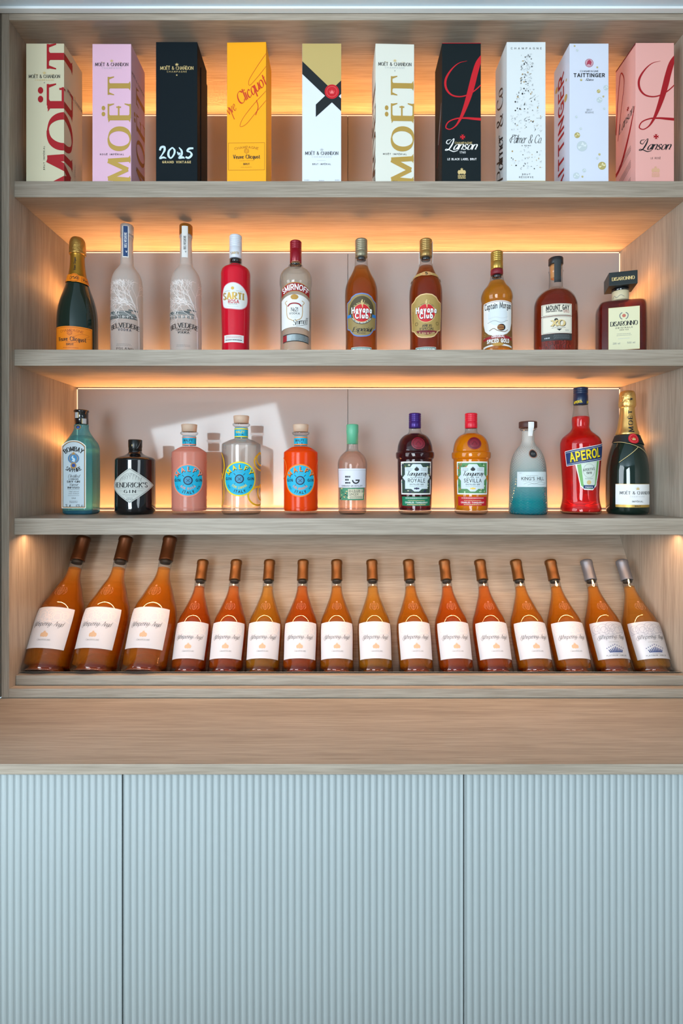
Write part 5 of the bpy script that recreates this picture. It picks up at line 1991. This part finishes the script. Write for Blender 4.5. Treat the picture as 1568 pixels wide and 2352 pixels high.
# --- two ridged gin bottles with wax seal
def ridged_gin(cx, label, liquid, cap_m, word, sub, foot_m, deco, deco2, fruit, spec):
    b = Bottle(3, cx, label, group='ridged gin bottles with a round burgundy seal')
    P = [(13.6, 984), (14.2, 992), (17, 996), (26, 1001), (34, 1010), (38.6, 1022), (40.4, 1034), (41, 1038), (43.4, 1040), (43.6, 1049),
         (42.6, 1053), (40.2, 1055), (40, 1062), (39.4, 1100), (38.4, 1140), (37.4, 1168), (36.8, 1176), (33, 1180)]
    g = b.turn('glass_body', P, CLEAR, seg=72)
    b.turn('liquid', [(0, 996), (15, 996.5)] + [(q - 1.2, y) for q, y in P[3:-2]] + [(34.5, 1171)], liquid, g, seg=72)
    b.cap('cap', 14, 950, 984, cap_m, ribs=4)
    a = b.art(cx + 7, P, 36, [BURG], lift=.003)
    b.turn('seal', [(0, 0)], BURG) if False else None
    WX = mat('burgundy_wax', C8(128, 8, 34), .25, coat=.5)
    a.disc(cx + 7, 1018, 14.2, WX, 1, n=26)
    a.ring(cx + 7, 1018, 11.5, 1.4, ink('dark_wax', 92, 4, 24), 3, n=24)
    a.line([(cx + 2, 1021), (cx + 7, 1014), (cx + 12, 1021)], 1.2, ink('dark_wax', 92, 4, 24), 3)
    a.build('wax_seal', b.o)
    lx = cx + 4
    a = b.art(lx, P, 39, [WHITE], lift=.0008)
    a.rect(lx - 39, 1060, lx + 39, 1136, WHITEINK, 1)
    a.rect(lx - 36, 1063, lx + 36, 1133, deco, 2)
    rnd = random.Random(cx // 1)
    for k in range(90):
        x_, y_ = lx + rnd.uniform(-35, 35), rnd.uniform(1064, 1132)
        a.disc(x_, y_, rnd.uniform(1.2, 3.4), rnd.choice(deco2), 3, ry=rnd.uniform(1, 3), n=8)
    for k in range(14):
        x_, y_ = lx + rnd.choice((-1, 1)) * rnd.uniform(26, 35), rnd.uniform(1066, 1130)
        a.line([(x_, y_), (x_ + 3, y_ - 3), (x_ + 1, y_ - 6)], .8, rnd.choice(fruit), 4)
    PP = ink('pale_grey_paper', 208, 220, 224)
    a.poly([(lx - 27, 1073), (lx - 14, 1073), (lx - 9, 1066), (lx + 9, 1066), (lx + 14, 1073), (lx + 27, 1073), (lx + 27, 1090), (lx + 34, 1097),
            (lx + 27, 1104), (lx + 27, 1123), (lx + 12, 1123), (lx + 5, 1129), (lx - 5, 1129), (lx - 12, 1123), (lx - 27, 1123), (lx - 27, 1104), (lx - 34, 1097), (lx - 27, 1090)], PP, 5)
    for sg in (-1, 1):
        a.poly([(lx + sg * 40, 1088), (lx + sg * 40, 1106), (lx + sg * 35.5, 1100), (lx + sg * 34, 1097), (lx + sg * 35.5, 1094)], liquid_edge(spec), 6)
    a.disc(lx, 1078, 5, BLACK, 6, ry=4, n=12)
    a.crown(lx, 1074.5, 3.6, BLACK, 6)
    a.lines(lx - 16, 1076, 14, 3, 2, GREY, 6, .6, .1)
    a.lines(lx + 16, 1076, 14, 3, 2, GREY, 6, .6, .1)
    a.text('Tanqueray', lx, 1092.5, 10, BLACK, 7, 'script', wt=.15, track=.08, slant=.4, width=46)
    a.text(sub, lx, 1097.5, 2.4, BLACK, 7, wt=.16, track=.4, width=26)
    a.text(word, lx, 1107.5, 7.6, BLACK, 7, wt=.16, track=.22, width=38)
    a.text('DISTILLED GIN', lx, 1114, 2.8, BLACK, 7, wt=.2, track=.3, width=30)
    a.lines(lx, 1117, 32, 1, 2, GREY, 7, .6, .1)
    for dx in (-4, 0, 4):
        a.disc(lx + dx, 1122, 2.6 if dx == 0 else 1.9, fruit[0], 7, n=12)
    a.build('label', b.o)
    a = b.art(lx, P, 38, [foot_m], lift=.0008)
    a.rect(lx - 36, 1141, lx + 36, 1162, foot_m, 1)
    a.lines(lx, 1143.5, 54, 1, 2, WHITEINK, 2, 1.2, .05)
    a.lines(lx, 1149, 40, 1, 2, PALEGOLD, 2, 1.2, .05)
    a.text('CHARLES TANQUERAY', lx, 1156, 3.2, WHITEINK, 2, wt=.22, track=.3, width=54)
    a.lines(lx, 1158, 44, 1, 2, PALEGOLD, 2, 2, .1)
    a.build('foot_label', b.o)


def liquid_edge(m):
    return m


ridged_gin(952.5, 'dark purple-brown gin bottle with violet cap and green foot label', glass('blackcurrant_liquid', (0.34, 0.06, 0.10), refr=0.3, absorb=(0.10, 0.008, 0.02), body=(.10, .008, .014), bodyfac=0.25, gloss=0),
           mat('violet_cap', C8(58, 28, 112), .3, .4), 'ROYALE', 'BLACKCURRANT', ink('emerald_foot', 0, 122, 84),
           ink('dark_green_pattern', 40, 66, 52), [ink('indigo_berry', 34, 34, 74), ink('leaf_dark', 40, 96, 70), ink('cream_dot', 214, 214, 180), ink('indigo_berry', 34, 34, 74)],
           [ink('indigo_berry', 34, 34, 74), ink('yellow_green', 196, 190, 70)], ink('purple_edge', 34, 12, 20))
ridged_gin(1081.5, 'orange gin bottle with bright red cap and red foot label', glass('orange_gin', (0.99, 0.56, 0.04), refr=0.3, absorb=(0.99, 0.42, 0.008), body=(1.0, .38, .002), bodyfac=0.6, gloss=0),
           mat('bright_red_cap', C8(214, 14, 44), .35), 'SEVILLA', 'FLOR DE', ink('red_foot', 196, 16, 30),
           ink('foliage_green', 84, 140, 84), [ink('orange_fruit', 226, 110, 60), ink('leaf_mid', 60, 120, 70), ink('pale_leaf', 190, 214, 170), ink('leaf_mid', 60, 120, 70)],
           [ink('sun_yellow', 236, 196, 80), ink('orange_fruit', 226, 110, 60)], ink('amber_edge', 214, 120, 10))

# --- bell-shaped bottle fading to turquoise
b = Bottle(3, 1212, 'bell-shaped gin bottle of cut glass fading from clear to turquoise')
P = [(13.6, 990), (13.6, 1006), (14.6, 1016), (18, 1023), (25, 1032), (32, 1044), (37, 1060), (39.4, 1078), (40.4, 1110), (41.4, 1150), (42.2, 1170), (41.5, 1177), (38, 1180)]
CUT = glass('turquoise_cut_glass', (0.92, 0.96, 0.94), refr=.25, ior=1.3, body=(.4, .7, .7), bodyfac=.5, edge=.35,
            grad=(b.z(1150), b.z(1040), (0.01, 0.42, 0.52)), bumpy=(26, 900), grough=.06)
g = b.turn('glass_body', P, CUT, seg=96, smooth=6)
b.turn('base_glass', [(0, 1170), (40, 1171), (40.6, 1175), (38, 1179.6), (0, 1179.7)], glass('teal_base', (0.02, 0.45, 0.55), refr=.4, body=(.0, .3, .38), bodyfac=.4), g, smooth=0)
b.turn('glass_lip', [(13.5, 983.5), (17.5, 984.5), (18, 986.5), (14, 990)], CLEAR, g)
b.cap('stopper', 20, 969, 983.3, mat('dark_brown_stopper', C8(70, 40, 36), .5))
a = b.art(1219, [(20.6, 960), (20.6, 984), (17, 992), (15.4, 1000)], 20, [WHITE], lift=.0006)
for k in range(4):
    a.rect(1213 + k * 3.2, 969, 1215.6 + k * 3.2, 1001, WHITEINK, 1)
a.rect(1213, 969, 1225.4, 1001, LGREY, 0)
a.build('seal_strip', b.o)
a = b.art(1225, P, 36, [BLACK], lift=.0014)
a.disc(1225, 1042, 10.4, ink('copper_ring', 170, 120, 100, .4, .5), 1, n=22)
a.disc(1225, 1042, 8.6, BLACK, 2, n=20)
a.text('KH', 1225, 1044.5, 5, GREY, 3, wt=.14)
a.build('medallion', b.o)
a = b.art(1224, P, 40.6, [WHITE], lift=.0012)
PL = ink('pale_aqua_paper', 206, 218, 220)
a.rect(1188, 1083.5, 1262, 1118.5, PL, 1)
a.text("KING'S HILL", 1225, 1102.5, 6.6, BLACK, 2, wt=.16, track=.16, width=52)
a.lines(1222, 1092, 30, 1, 1, GREY, 2, .7, .1)
a.lines(1224, 1104.5, 48, 1, 1, GREY, 2, .7, .1)
a.line([(1204, 1112), (1215, 1108), (1226, 1112), (1240, 1107), (1258, 1110)], .5, GREY, 2)
a.line([(1212, 1114), (1226, 1110), (1240, 1113), (1256, 1112)], .5, GREY, 2)
a.lines(1196, 1086, 5, 1, 1, GREY, 2, .7, 0)
a.build('label', b.o)

# --- tall red aperitif
b = Bottle(3, 1333, 'tall bright red aperitif bottle with navy cap and slanted blue label')
P = [(15.2, 930), (15.6, 938), (17.4, 954), (18.6, 959), (19, 972), (18.6, 982), (22, 990), (32, 999), (40, 1007), (43.6, 1017), (44, 1028), (43, 1050),
     (41, 1080), (39.4, 1110), (38.8, 1135), (40, 1152), (43.4, 1168), (43, 1176), (38, 1180)]
g = b.turn('glass_body', P, CLEAR, seg=72)
b.turn('liquid', [(0, 957.5), (17, 958)] + [(q - 1, y) for q, y in P[4:-2]] + [(40, 1174)],
       glass('red_aperitif', (0.96, 0.04, 0.02), refr=0.3, absorb=(0.85, 0.008, 0.006), body=(.98, .008, .008), bodyfac=0.45, gloss=0), g, seg=72)
b.cap('cap', 15.6, 891, 930, mat('navy_cap', C8(18, 38, 72), .35, .1), ribs=3)
a = b.art(1333, [(15.8, 885), (15.8, 932)], 15.7, [YEL], lift=.0004)
for x_ in (1327, 1357):
    a.text('APEROL', x_, 925, 5, YEL, 1, wt=.22, width=19, rot=8)
a.build('cap_print', b.o)
a = b.art(1344, P, 41, [WHITE], lift=.0012)
AN = ink('aperitif_navy', 18, 50, 104)
a.poly([(1322, 1062), (1379, 1050), (1377, 1090), (1372, 1116), (1362, 1126), (1342, 1125), (1333, 1116), (1328, 1090)], WHITEINK, 1)
GG = ink('grass_green', 120, 178, 100)
a.poly([(1326, 1064), (1377, 1053), (1374, 1090), (1370, 1114), (1361, 1123.5), (1343, 1122.5), (1335, 1115), (1330, 1090)], GG, 2)
a.poly([(1335, 1066), (1370, 1060), (1367, 1112), (1360, 1120), (1346, 1120), (1340, 1112)], ink('mint_white', 214, 224, 214), 3)
a.rect(1340, 1114.5, 1366, 1122, AN, 4)
a.text('PADOVA', 1353, 1120.5, 3, WHITEINK, 5, wt=.2, width=17)
a.text('APERITIVO', 1352, 1081, 5.4, BLACK, 4, wt=.16, width=25, rot=8)
a.text('1919', 1352, 1088.5, 4.4, BLACK, 4, wt=.2, width=11, rot=5)
a.ring(1352, 1081, 13, .5, GREY, 4, ry=16)
a.disc(1352, 1108, 5, PALEGOLD, 4)
a.lines(1352, 1098, 18, 2, 2, GREY, 4, .6, .1)
a.poly([(1300, 1036), (1388, 1018), (1388, 1056), (1303, 1071)], WHITEINK, 5)
a.poly([(1301.5, 1037), (1388, 1019.3), (1388, 1054.8), (1304.2, 1069.5)], AN, 6)
a.line([(1303, 1040), (1388, 1022.5)], .6, WHITEINK, 7, False)
a.line([(1305.5, 1066.5), (1388, 1051.5)], .6, WHITEINK, 7, False)
a.text('APEROL', 1346.5, 1054.5, 18, BLACK, 7, wt=.27, track=.16, slant=.12, rot=11, width=64)
a.text('APEROL', 1345.5, 1053.5, 18, YEL, 8, wt=.22, track=.16, slant=.12, rot=11, width=64)
a.build('label', b.o)

# --- champagne with white label
b = Bottle(3, 1440, 'dark green champagne bottle with bright gold foil and white label')
P = [(20, 985), (24, 1000), (29, 1014), (35, 1032), (40, 1052), (43, 1072), (43.8, 1090), (43.8, 1168), (42, 1176), (38, 1180)]
b.turn('glass_body', P, GREENG, seg=72)
BF = mat('bright_gold_foil', C8(226, 178, 104), .3, .8)
BFC = mat('crumpled_bright_foil', C8(236, 190, 112), .26, .85, bump=.9, bscale=130)
PF = [(15.6, 932), (15.4, 940), (16.4, 954), (18.6, 970), (21, 985), (24.6, 998), (23, 1000)]
fo = b.turn('foil_capsule', PF, BF)
b.turn('crumpled_foil', [(0, 897.6), (9, 898), (14, 900), (16.4, 906), (17.4, 916), (18, 926), (18, 932), (16, 937)], BFC, fo, label='crumpled foil over the cork')
a = b.art(1448, PF, 17, [BLACK], lift=.0008)
a.text('MOËT', 1451, 967, 8, BLACK, 1, 'serif', wt=.18, track=.3, width=49, rot=90)
a.build('foil_print', fo)
a = b.art(1449, [(16, 900), (18.2, 915), (18.4, 935)], 17.6, [BLACK], lift=.001)
a.star(1449, 916.5, 3.6, BLACK, 1)
a.build('foil_star', fo)
NP = [(23, 994), (26, 1004), (30, 1015), (36, 1032), (41, 1052), (43.8, 1072)]
a = b.art(1452, NP, 29, [BLACK], lift=.001)
INK_ = ink('collar_black', 14, 24, 28)
a.poly([(1395, 999), (1452, 998), (1510, 999), (1510, 1024), (1452, 1016), (1395, 1015)], INK_, 1)
a.line([(1410, 1014.5), (1430, 1015), (1452, 1022), (1470, 1034), (1484, 1052)], 1, PALEGOLD, 2)
a.line([(1460, 1027), (1430, 1062)], 1, PALEGOLD, 2, False)
a.disc(1455, 1007, 11.8, RED, 4, n=24)
a.ring(1455, 1007, 9, .6, ink('rose_ink', 240, 120, 120), 5)
a.crown(1455, 1010, 7, PALEGOLD, 5)
a.build('neck_collar', b.o)
a = b.art(1452, P, 43.8, [WHITE], lift=.0007)
a.rect(1417, 1111.5, 1500, 1165.5, WHITEINK, 1)
a.rect(1417, 1159.5, 1500, 1165.5, GOLD, 2)
a.rect(1417, 1111.5, 1500, 1112.3, GOLD, 2)
a.crown(1463, 1124, 7, PALEGOLD, 2)
a.text('MOËT & CHANDON', 1463, 1135.5, 6.8, BLACK, 2, 'serif', wt=.17, width=72)
a.text('CHAMPAGNE', 1463, 1142, 2.8, LGREY, 2, wt=.12, track=.5, width=32)
a.text('IMPÉRIAL', 1463, 1153.5, 3.2, BLACK, 2, wt=.2, track=.4, width=24)
a.text('BRUT', 1463, 1164, 2.8, BLACK, 3, wt=.2, track=.3, width=12)
a.build('label', b.o)

# ------------------------------------------------------------------ rose wine bottles leaning in the rack
ROSES = {k: glass(k, t, refr=.35, ior=1.3, body=b_, bodyfac=.24, absorb=t, gloss=0) for k, t, b_ in (
    ('rose_red_orange', (0.97, 0.24, 0.015), (0.98, 0.17, 0.005)),
    ('rose_orange', (0.98, 0.42, 0.025), (1.0, 0.30, 0.008)),
    ('rose_amber', (0.98, 0.52, 0.05), (1.0, 0.40, 0.015)),
    ('rose_blush', (0.98, 0.52, 0.10), (1.0, 0.42, 0.05)))}
PUNT = {'rose_red_orange': glass('punt_red', (0.88, 0.14, 0.03), body=(.85, .06, .005), bodyfac=.22, refr=.5, ior=1.25, edge=.2, gloss=4, grough=.08),
        'rose_orange': glass('punt_orange', (0.93, 0.24, 0.03), body=(.95, .14, .005), bodyfac=.22, refr=.5, ior=1.25, edge=.2, gloss=4, grough=.08),
        'rose_amber': glass('punt_amber', (0.92, 0.32, 0.04), body=(.9, .2, .01), bodyfac=.22, refr=.5, ior=1.25, edge=.2, gloss=4, grough=.08),
        'rose_blush': glass('punt_pale', (0.92, 0.34, 0.08), body=(.9, .22, .03), bodyfac=.22, refr=.5, ior=1.25, edge=.2, gloss=4, grough=.08)}
RGLASS = glass('rose_bottle_glass', (0.98, 0.975, 0.97), refr=.04, ior=1.15, edge=.35, gloss=1.3)
CAPS = {'bronze': mat('bronze_capsule', C8(112, 72, 34), .38, .65), 'dark': mat('dark_bronze_capsule', C8(86, 50, 24), .38, .65),
        'silver': mat('silver_capsule', C8(120, 122, 130), .42, .5)}
LBL = ink('rose_label_paper', 203, 203, 208, .6)
SLV = mat('silver_label_paper', C8(196, 198, 204), .4, .3)


def wine_mesh(L, r, colour, capc, big=False, silver=False):
    """one bottle standing at its own origin, axis z, front -y; returns its root"""
    k = L / .308
    q = r / .0425
    Z = lambda z: z * k
    P = [(.0140, .258), (.0140, .236), (.0146, .222), (.0180, .205), (.025, .183), (.0330, .160), (.0395, .143), (.0430, .126), (.0442, .112),
         (.0440, .08), (.0428, .03), (.0436, .012), (.0428, .004), (.039, 0.0)]
    P = [(rr * (1 if rr < .0143 and not big else q) * (1.06 if big and rr < .0143 else 1), Z(z)) for rr, z in P]
    if big:
        P = [(max(rr * .92, .0150) if z > Z(.2) else rr, z) for rr, z in P]
    nr = P[0][0]
    o = thing('wine_bottle', (0, 0, 0), 0)
    g = seclathe('glass_body', P, RGLASS, o, seg=64)
    liq = [(0, Z(.231)), (nr - .0015, Z(.230)), (nr - .001, Z(.224))] + [(rr - .0016, z) for rr, z in P[3:-3]] + [(r - .002, Z(.022)), (r - .004, Z(.016)), (.0, Z(.016))]
    seclathe('liquid', liq, ROSES[colour], g, seg=64, smooth=3)
    pu = [(0, Z(.042)), (r * .22, Z(.041)), (r * .42, Z(.035)), (r * .62, Z(.020)), (r * .78, Z(.008)), (r * .86, Z(.0035)), (r * .70, Z(.002)), (r * .5, Z(.012)), (r * .3, Z(.022)), (0, Z(.028))]
    seclathe('punt', pu, PUNT[colour], g, seg=40, smooth=3, label=None) if False else seclathe('punt', pu, PUNT[colour], g, None, 40, 3)
    t = Z(.308)
    c0 = Z(.249)
    cap = seclathe('capsule', [(0, t), (nr * .9, t - .0003), (nr * 1.08, t - .0018), (nr * 1.13, t - .005), (nr * 1.14, t - .011), (nr * 1.06, t - .0125),
                               (nr * 1.07, c0 + .02), (nr * 1.10, c0 + .002), (nr * 1.10, c0), (nr * .8, c0), (0, c0)], CAPS[capc], o, None, 40, 0)
    seclathe('cork', [(0, c0 - .0005), (nr * .82, c0 - .0006), (nr * .80, c0 - .0065 * k), (0, c0 - .007 * k)], mat('dark_cork', (.02, .018, .014, 1), .6), o, None, 32, 0)
    mp = on_round(lambda v: nr * 1.08, nr * 1.08, 0)
    a = Art(mp, 0, -(c0 + .018) * 1000, 1000, [CAPS[capc]], du=.003, lift=.0004)
    DKI = ink('capsule_print', 74, 46, 24) if capc != 'silver' else ink('silver_print', 84, 90, 100)
    for (dx, dy, rr) in ((0, 0, 4.2), (-5, 1, 3), (5, 1, 3), (0, -5, 3)):
        a.ring(dx, -(c0 + .020) * 1000 + dy, rr, .8, DKI, 1, n=12)
    a.line([(-7, -(c0 + .007) * 1000), (-2, -(c0 + .009) * 1000), (3, -(c0 + .006) * 1000), (8, -(c0 + .009) * 1000)], .7, DKI, 1)
    a.build('capsule_print', cap)
    # paper label, artwork in millimetres
    rf = rfun(P)
    a = Art(on_round(rf, r, 0), 0, 0, 1000, [LBL], du=.004, dv=.008, lift=.0005)
    w = r * 1000 * 1.12
    y1, y0 = -Z(.032) * 1000, -Z(.124) * 1000
    if big:
        y1, y0 = -Z(.043) * 1000, -Z(.128) * 1000
        w = r * 1000 * .98
    H = y1 - y0
    paper = SLV if silver else LBL
    a.rect(-w, y0, w, y1, paper, 1)
    faint = ink('faint_blush_ink', 224, 214, 212, .6) if not silver else ink('silver_grey_ink', 160, 164, 176)
    for cxx, cyy, rr in ((-w * .35, .22, .16), (0, .16, .13), (w * .3, .24, .17), (w * .62, .2, .1), (-w * .7, .2, .12), (-w * .1, .3, .12)):
        a.ring(cxx, y0 + H * cyy, H * rr, H * .012, faint, 2, n=18)
        a.ring(cxx + 2, y0 + H * cyy, H * rr * .55, H * .012, faint, 2, n=14)
    a.line([(-w * .9, y0 + H * .34), (-w * .5, y0 + H * .30), (0, y0 + H * .36), (w * .6, y0 + H * .3), (w * .9, y0 + H * .36)], H * .012, faint, 2)
    yb = y0 + H * .475
    CH = ink('charcoal_script', 52, 52, 56)
    sx = 1.0
    a.text('Whispering', -w * .27, yb, H * .115, CH, 3, 'script', wt=.085, track=.09, slant=.5, width=w * .82)
    a.text('Angel', w * .47, yb, H * .115, CH, 3, 'script', wt=.10, track=.09, slant=.5, width=w * .36)
    a.text('the', w * .17, yb - H * .01, H * .045, GREY, 3, 'script', wt=.1, slant=.4)
    a.line([(-w * .62, yb - H * .09), (-w * .72, yb - H * .02), (-w * .66, yb + H * .03), (-w * .56, yb - H * .03)], H * .007, CH, 3)
    if not silver:
        yc_ = y0 + H * .68
        TN = ink('tan_crest', 204, 168, 134)
        a.disc(0, yc_, H * .062, TN, 3, n=16)
        for sg in (-1, 1):
            a.disc(sg * H * .055, yc_ + H * .01, H * .034, TN, 3, ry=H * .05, n=10)
        a.crown(0, yc_ - H * .055, H * .05, TN, 3)
        a.text('Caves', -w * .17, y0 + H * .825, H * .045, GREY, 3, 'script', wt=.12, slant=.4, width=w * .2)
        a.text("D'ESCLANS", w * .14, y0 + H * .825, H * .036, GREY, 3, 'serif', wt=.14, width=w * .36)
        a.lines(0, y0 + H * .92, w * 1.0, 1, 2, ink('pale_print', 204, 196, 194), 3, .5, 0)
    else:
        NB = ink('crown_navy', 20, 52, 110)
        a.lines(0, y0 + H * .56, w * .5, 1, 2, GREY, 3, .8, 0)
        yc_ = y0 + H * .82
        a.rect(-w * .32, yc_, w * .32, yc_ + H * .02, NB, 3)
        for kk in range(-4, 5):
            a.brush([(kk * w * .07, yc_, H * .03), (kk * w * .085, yc_ - H * (.13 - abs(kk) * .02), H * .018)], NB, 3)
            a.disc(kk * w * .10, yc_ - H * (.19 - abs(kk) * .024), H * .013, NB, 3, n=8)
        a.lines(0, y0 + H * .87, w * .4, 1, 2, GREY, 3, .6, 0)
        a.text('PLATINUM JUBILEE', 0, y0 + H * .935, H * .032, CH, 3, wt=.15, track=.3, width=w * 1.0)
    a.build('label', o)
    # crest pressed into the shoulder
    rs = rfun(P)
    a = Art(on_round(rs, r * .75, 0), 0, 0, 1000, [RGLASS], du=.004, dv=.004, lift=.0004)
    EG = glass('pressed_glass_line', (0.98, 0.80, 0.66), refr=.2, body=(.95, .70, .55), bodyfac=.35)
    ye = -Z(.167) * 1000
    s_ = k * 1.25
    a.line([(-4.5 * s_, ye - 7 * s_), (4.5 * s_, ye - 7 * s_)], .6, EG, 1)
    a.line([(-4.5 * s_, ye - 7 * s_), (-4.5 * s_, ye + 2 * s_), (-2.5 * s_, ye + 6 * s_), (0, ye + 8 * s_), (2.5 * s_, ye + 6 * s_), (4.5 * s_, ye + 2 * s_), (4.5 * s_, ye - 7 * s_)], .6, EG, 1)
    a.line([(-4.5 * s_, ye), (4.5 * s_, ye)], .6, EG, 1)
    a.line([(0, ye - 7 * s_), (0, ye + 8 * s_)], .6, EG, 1)
    for yy in (-4.5, -2.2, 3):
        a.line([(-3 * s_, ye + yy * s_), (-1 * s_, ye + yy * s_)], .6, EG, 1)
        a.line([(1 * s_, ye + yy * s_), (3 * s_, ye + yy * s_)], .6, EG, 1)
    for sg in (-1, 1):
        a.line([(sg * 6.4 * s_, ye - 8 * s_), (sg * 9 * s_, ye - 5 * s_), (sg * 7 * s_, ye - 1 * s_), (sg * 9.4 * s_, ye + 3 * s_), (sg * 6 * s_, ye + 7 * s_)], .6, EG, 1)
        a.line([(sg * 8 * s_, ye - 8 * s_), (sg * 10.5 * s_, ye - 2 * s_), (sg * 9.5 * s_, ye + 4 * s_)], .5, EG, 1)
    a.crown(0, ye - 10 * s_, 4 * s_, EG, 1)
    a.build('pressed_crest', g)
    return o


def dup(root):
    c = root.copy()
    col.objects.link(c)
    for ch_ in list(root.children):
        d = ch_.copy()
        col.objects.link(d)
        d.parent = c
        for g_ in list(ch_.children):
            e = g_.copy()
            col.objects.link(e)
            e.parent = d
    return c


def in_rack(o, X, r, label, group, spin=0.0, roll=0.0):
    """stand the bottle on the sloping base, its front rim behind the lip"""
    u = RAMP_L - r - .0006
    o.location = (X, RAMP0[0] + u * math.cos(TH) + .0006 * math.sin(TH), RAMP0[1] - u * math.sin(TH) + .0006 * math.cos(TH))
    o.rotation_euler = (Matrix.Rotation(roll, 3, 'Y') @ Matrix.Rotation(-TH, 3, 'X') @ Matrix.Rotation(spin, 3, 'Z')).to_euler()
    tag(o, label, 'wine bottle', group)


big = wine_mesh(.366, .0545, 'rose_orange', 'dark', big=True)
ML = ['large rosé wine bottle at the far left, against the side wall', 'middle one of the three large rosé wine bottles',
      'large rosé wine bottle standing next to the small ones']
for i, X in enumerate((-.7215, -.602, -.478)):
    in_rack(big if i == 0 else dup(big), X, .0545, ML[i], 'large rosé bottles in the wine rack', roll=R(1.6))

protos = {}
ords = ['first', 'second', 'third', 'fourth', 'fifth', 'sixth', 'seventh', 'eighth', 'ninth', 'tenth', 'eleventh']
kinds = ['rose_red_orange', 'rose_red_orange', 'rose_amber', 'rose_red_orange', 'rose_orange', 'rose_amber', 'rose_orange', 'rose_red_orange',
         'rose_red_orange', 'rose_orange', 'rose_orange', 'rose_orange', 'rose_blush']
bases = [430, 516, 601, 687, 773, 863, 957, 1049, 1140, 1232, 1321, 1413, 1504]
for i, (kd, px) in enumerate(zip(kinds, bases)):
    sil = i >= 11
    key = (kd, sil)
    if key not in protos:
        protos[key] = o = wine_mesh(.3015, .0425, kd, 'silver' if sil else 'bronze', silver=sil)
    else:
        o = dup(protos[key])
    word = {'rose_red_orange': 'reddish', 'rose_amber': 'amber', 'rose_orange': 'orange', 'rose_blush': 'pale'}[kd]
    if sil:
        lab = ('rosé wine bottle with silver capsule and silver label, next to the bronze-capped ones' if i == 11 else
               'rosé wine bottle with silver capsule and silver label, against the right side wall')
    else:
        lab = '%s rosé wine bottle with bronze capsule, %s from the left of the small ones' % (word, ords[i])
    in_rack(o, (px - 773) / 924.0, .0425, lab, 'small rosé bottles in the wine rack', spin=R(4 - i * .8))
